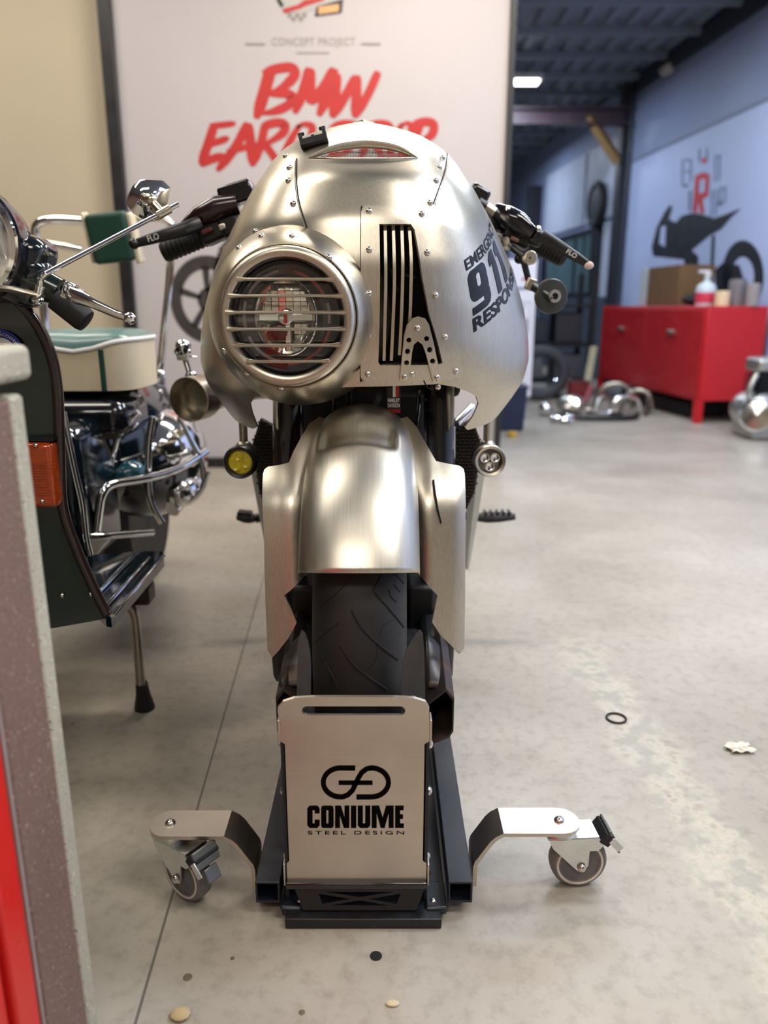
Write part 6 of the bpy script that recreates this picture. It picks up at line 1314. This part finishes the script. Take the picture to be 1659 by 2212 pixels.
obj('rolled_tyre', MB().tube([Vector((1.36 + 0.20 * math.cos(a) , 6.75, 0.24 + 0.19 * math.sin(a))) for a in np.linspace(0, 2 * math.pi, 29)[:-1]], 0.05, 10, closed=True), mat('grey_worn_tyre', srgb(66, 66, 72), 0.7), label='worn grey tyre standing before the tool rack', cat='tyre')
# chart on a stand and blue bin just beside the fairing
YC = 5.45
ch = thing('chart_stand', P(1110, 900, YC), 'white paper chart with blue header on a slim stand', 'chart')
a, b = P(1070, 560, YC), P(1147, 856, YC); PAPER = mat('chart_paper', srgb(226, 224, 232), 0.7, 0, var=0.02)
xA, xB, zA, zB = a.x, b.x - 0.004, b.z, a.z
obj('chart_sheet', MB().box(((xA + xB) / 2, YC, (zA + zB) / 2), (xB - xA, 0.012, zB - zA)), PAPER, ch, smooth=False)
LINEM = mat('chart_line_blue', srgb(52, 66, 150), 0.6)
zh = P(1110, 623, YC).z; obj('chart_header', MB().box(((xA + xB) / 2, YC - 0.0075, zh), (xB - xA, 0.003, 0.012)), LINEM, ch, smooth=False)
THIN = mat('chart_line_grey', srgb(140, 136, 150), 0.6); mb = MB()
for k in range(9): z = zh - 0.06 - k * 0.042; mb.box((xB - 0.018, YC - 0.007, z), (0.022, 0.002, 0.0022))
mb.box((xB - 0.075, YC - 0.007, zh - 0.09), (0.09, 0.002, 0.003)); mb.box((xB - 0.035, YC - 0.007, zh - 0.19), (0.003, 0.002, 0.20)); mb.box((xB - 0.055, YC - 0.007, zh - 0.25), (0.02, 0.002, 0.10))
letters(mb, 'e', lambda p, q: Vector((xB - 0.085 + p, YC - 0.0075, zh - 0.13 + q)), 0.018, 0.018); obj('chart_print', mb, THIN, ch, smooth=False)
obj('chart_mark', MB().box((xB - 0.085, YC - 0.007, zh + 0.06), (0.022, 0.002, 0.02)), REDPRINT, ch, smooth=False)
obj('stand_post', MB().tube([((xA + xB) / 2, YC + 0.03, 0.02), ((xA + xB) / 2, YC + 0.03, zB)], 0.012, 10), FIXM, ch)
obj('stand_foot', MB().box(((xA + xB) / 2, YC + 0.03, 0.012), (0.2, 0.2, 0.022)), FIXM, ch)
p = PZ(1098, 932, 0.0); t = thing('blue_bin', p, 'dark blue plastic bin on the floor below the chart', 'bin')
obj('bin_body', MB().box(p + Vector((-0.02, 0.12, 0.145)), (0.24, 0.24, 0.285), None, 1.12), mat('navy_plastic', srgb(26, 38, 70), 0.45), t, bevel=0.012); obj('bin_rim', MB().box(p + Vector((-0.02, 0.12, 0.29)), (0.285, 0.285, 0.018)), MATS['navy_plastic'], t, bevel=0.006)
p = PZ(1106, 944, 0.0); obj('yellow_cap', MB().lathe([(0.001, 0.035), (0.024, 0.035), (0.03, 0.028), (0.03, 0.0)], p, (0, 0, 1), 18), mat('ochre_plastic', srgb(190, 150, 60), 0.5), label='small ochre cap lying in front of the blue bin', cat='cap')
# odds and ends on the floor
p = PZ(1331, 1553, 0.0); obj('rubber_ring', MB().tube([p + Vector((0.019 * math.cos(a), 0.019 * math.sin(a), 0.0022)) for a in np.linspace(0, 2 * math.pi, 33)[:-1]], 0.0022, 8, closed=True), BLACKMATT, label='thin black rubber ring lying on the concrete', cat='ring')
p = PZ(1594, 1618, 0.0); mb = MB(); mb.grid(lambda a, b: p + Vector((-0.022 + 0.044 * a + 0.006 * math.sin(9 * b), -0.018 + 0.032 * b, 0.002 + 0.006 * abs(math.sin(7 * a + 3 * b)))), 9, 7); obj('paper_scrap', mb, mat('torn_paper', srgb(206, 200, 186), 0.8), solid=0.001, label='crumpled pale paper scrap on the right of the floor', cat='scrap')
p = PZ(390, 2196, 0.0); mb = MB(); mb.ball(p + Vector((0, 0, 0.004)), 0.010, 10, 7, (1.2, 1, 0.45)); obj('stone_crumb', mb, mat('crumb_tan', srgb(176, 156, 118), 0.8, bump=0.4), label='tan crumb of stone on the near floor', cat='crumb')
p = PZ(848, 2170, 0.0); mb = MB(); mb.ball(p + Vector((0, 0, 0.002)), 0.006, 10, 7, (1.4, 0.8, 0.35)); obj('wood_chip', mb, mat('chip_tan', srgb(196, 180, 146), 0.8), label='tiny pale chip on the floor near the dolly shadow', cat='chip')
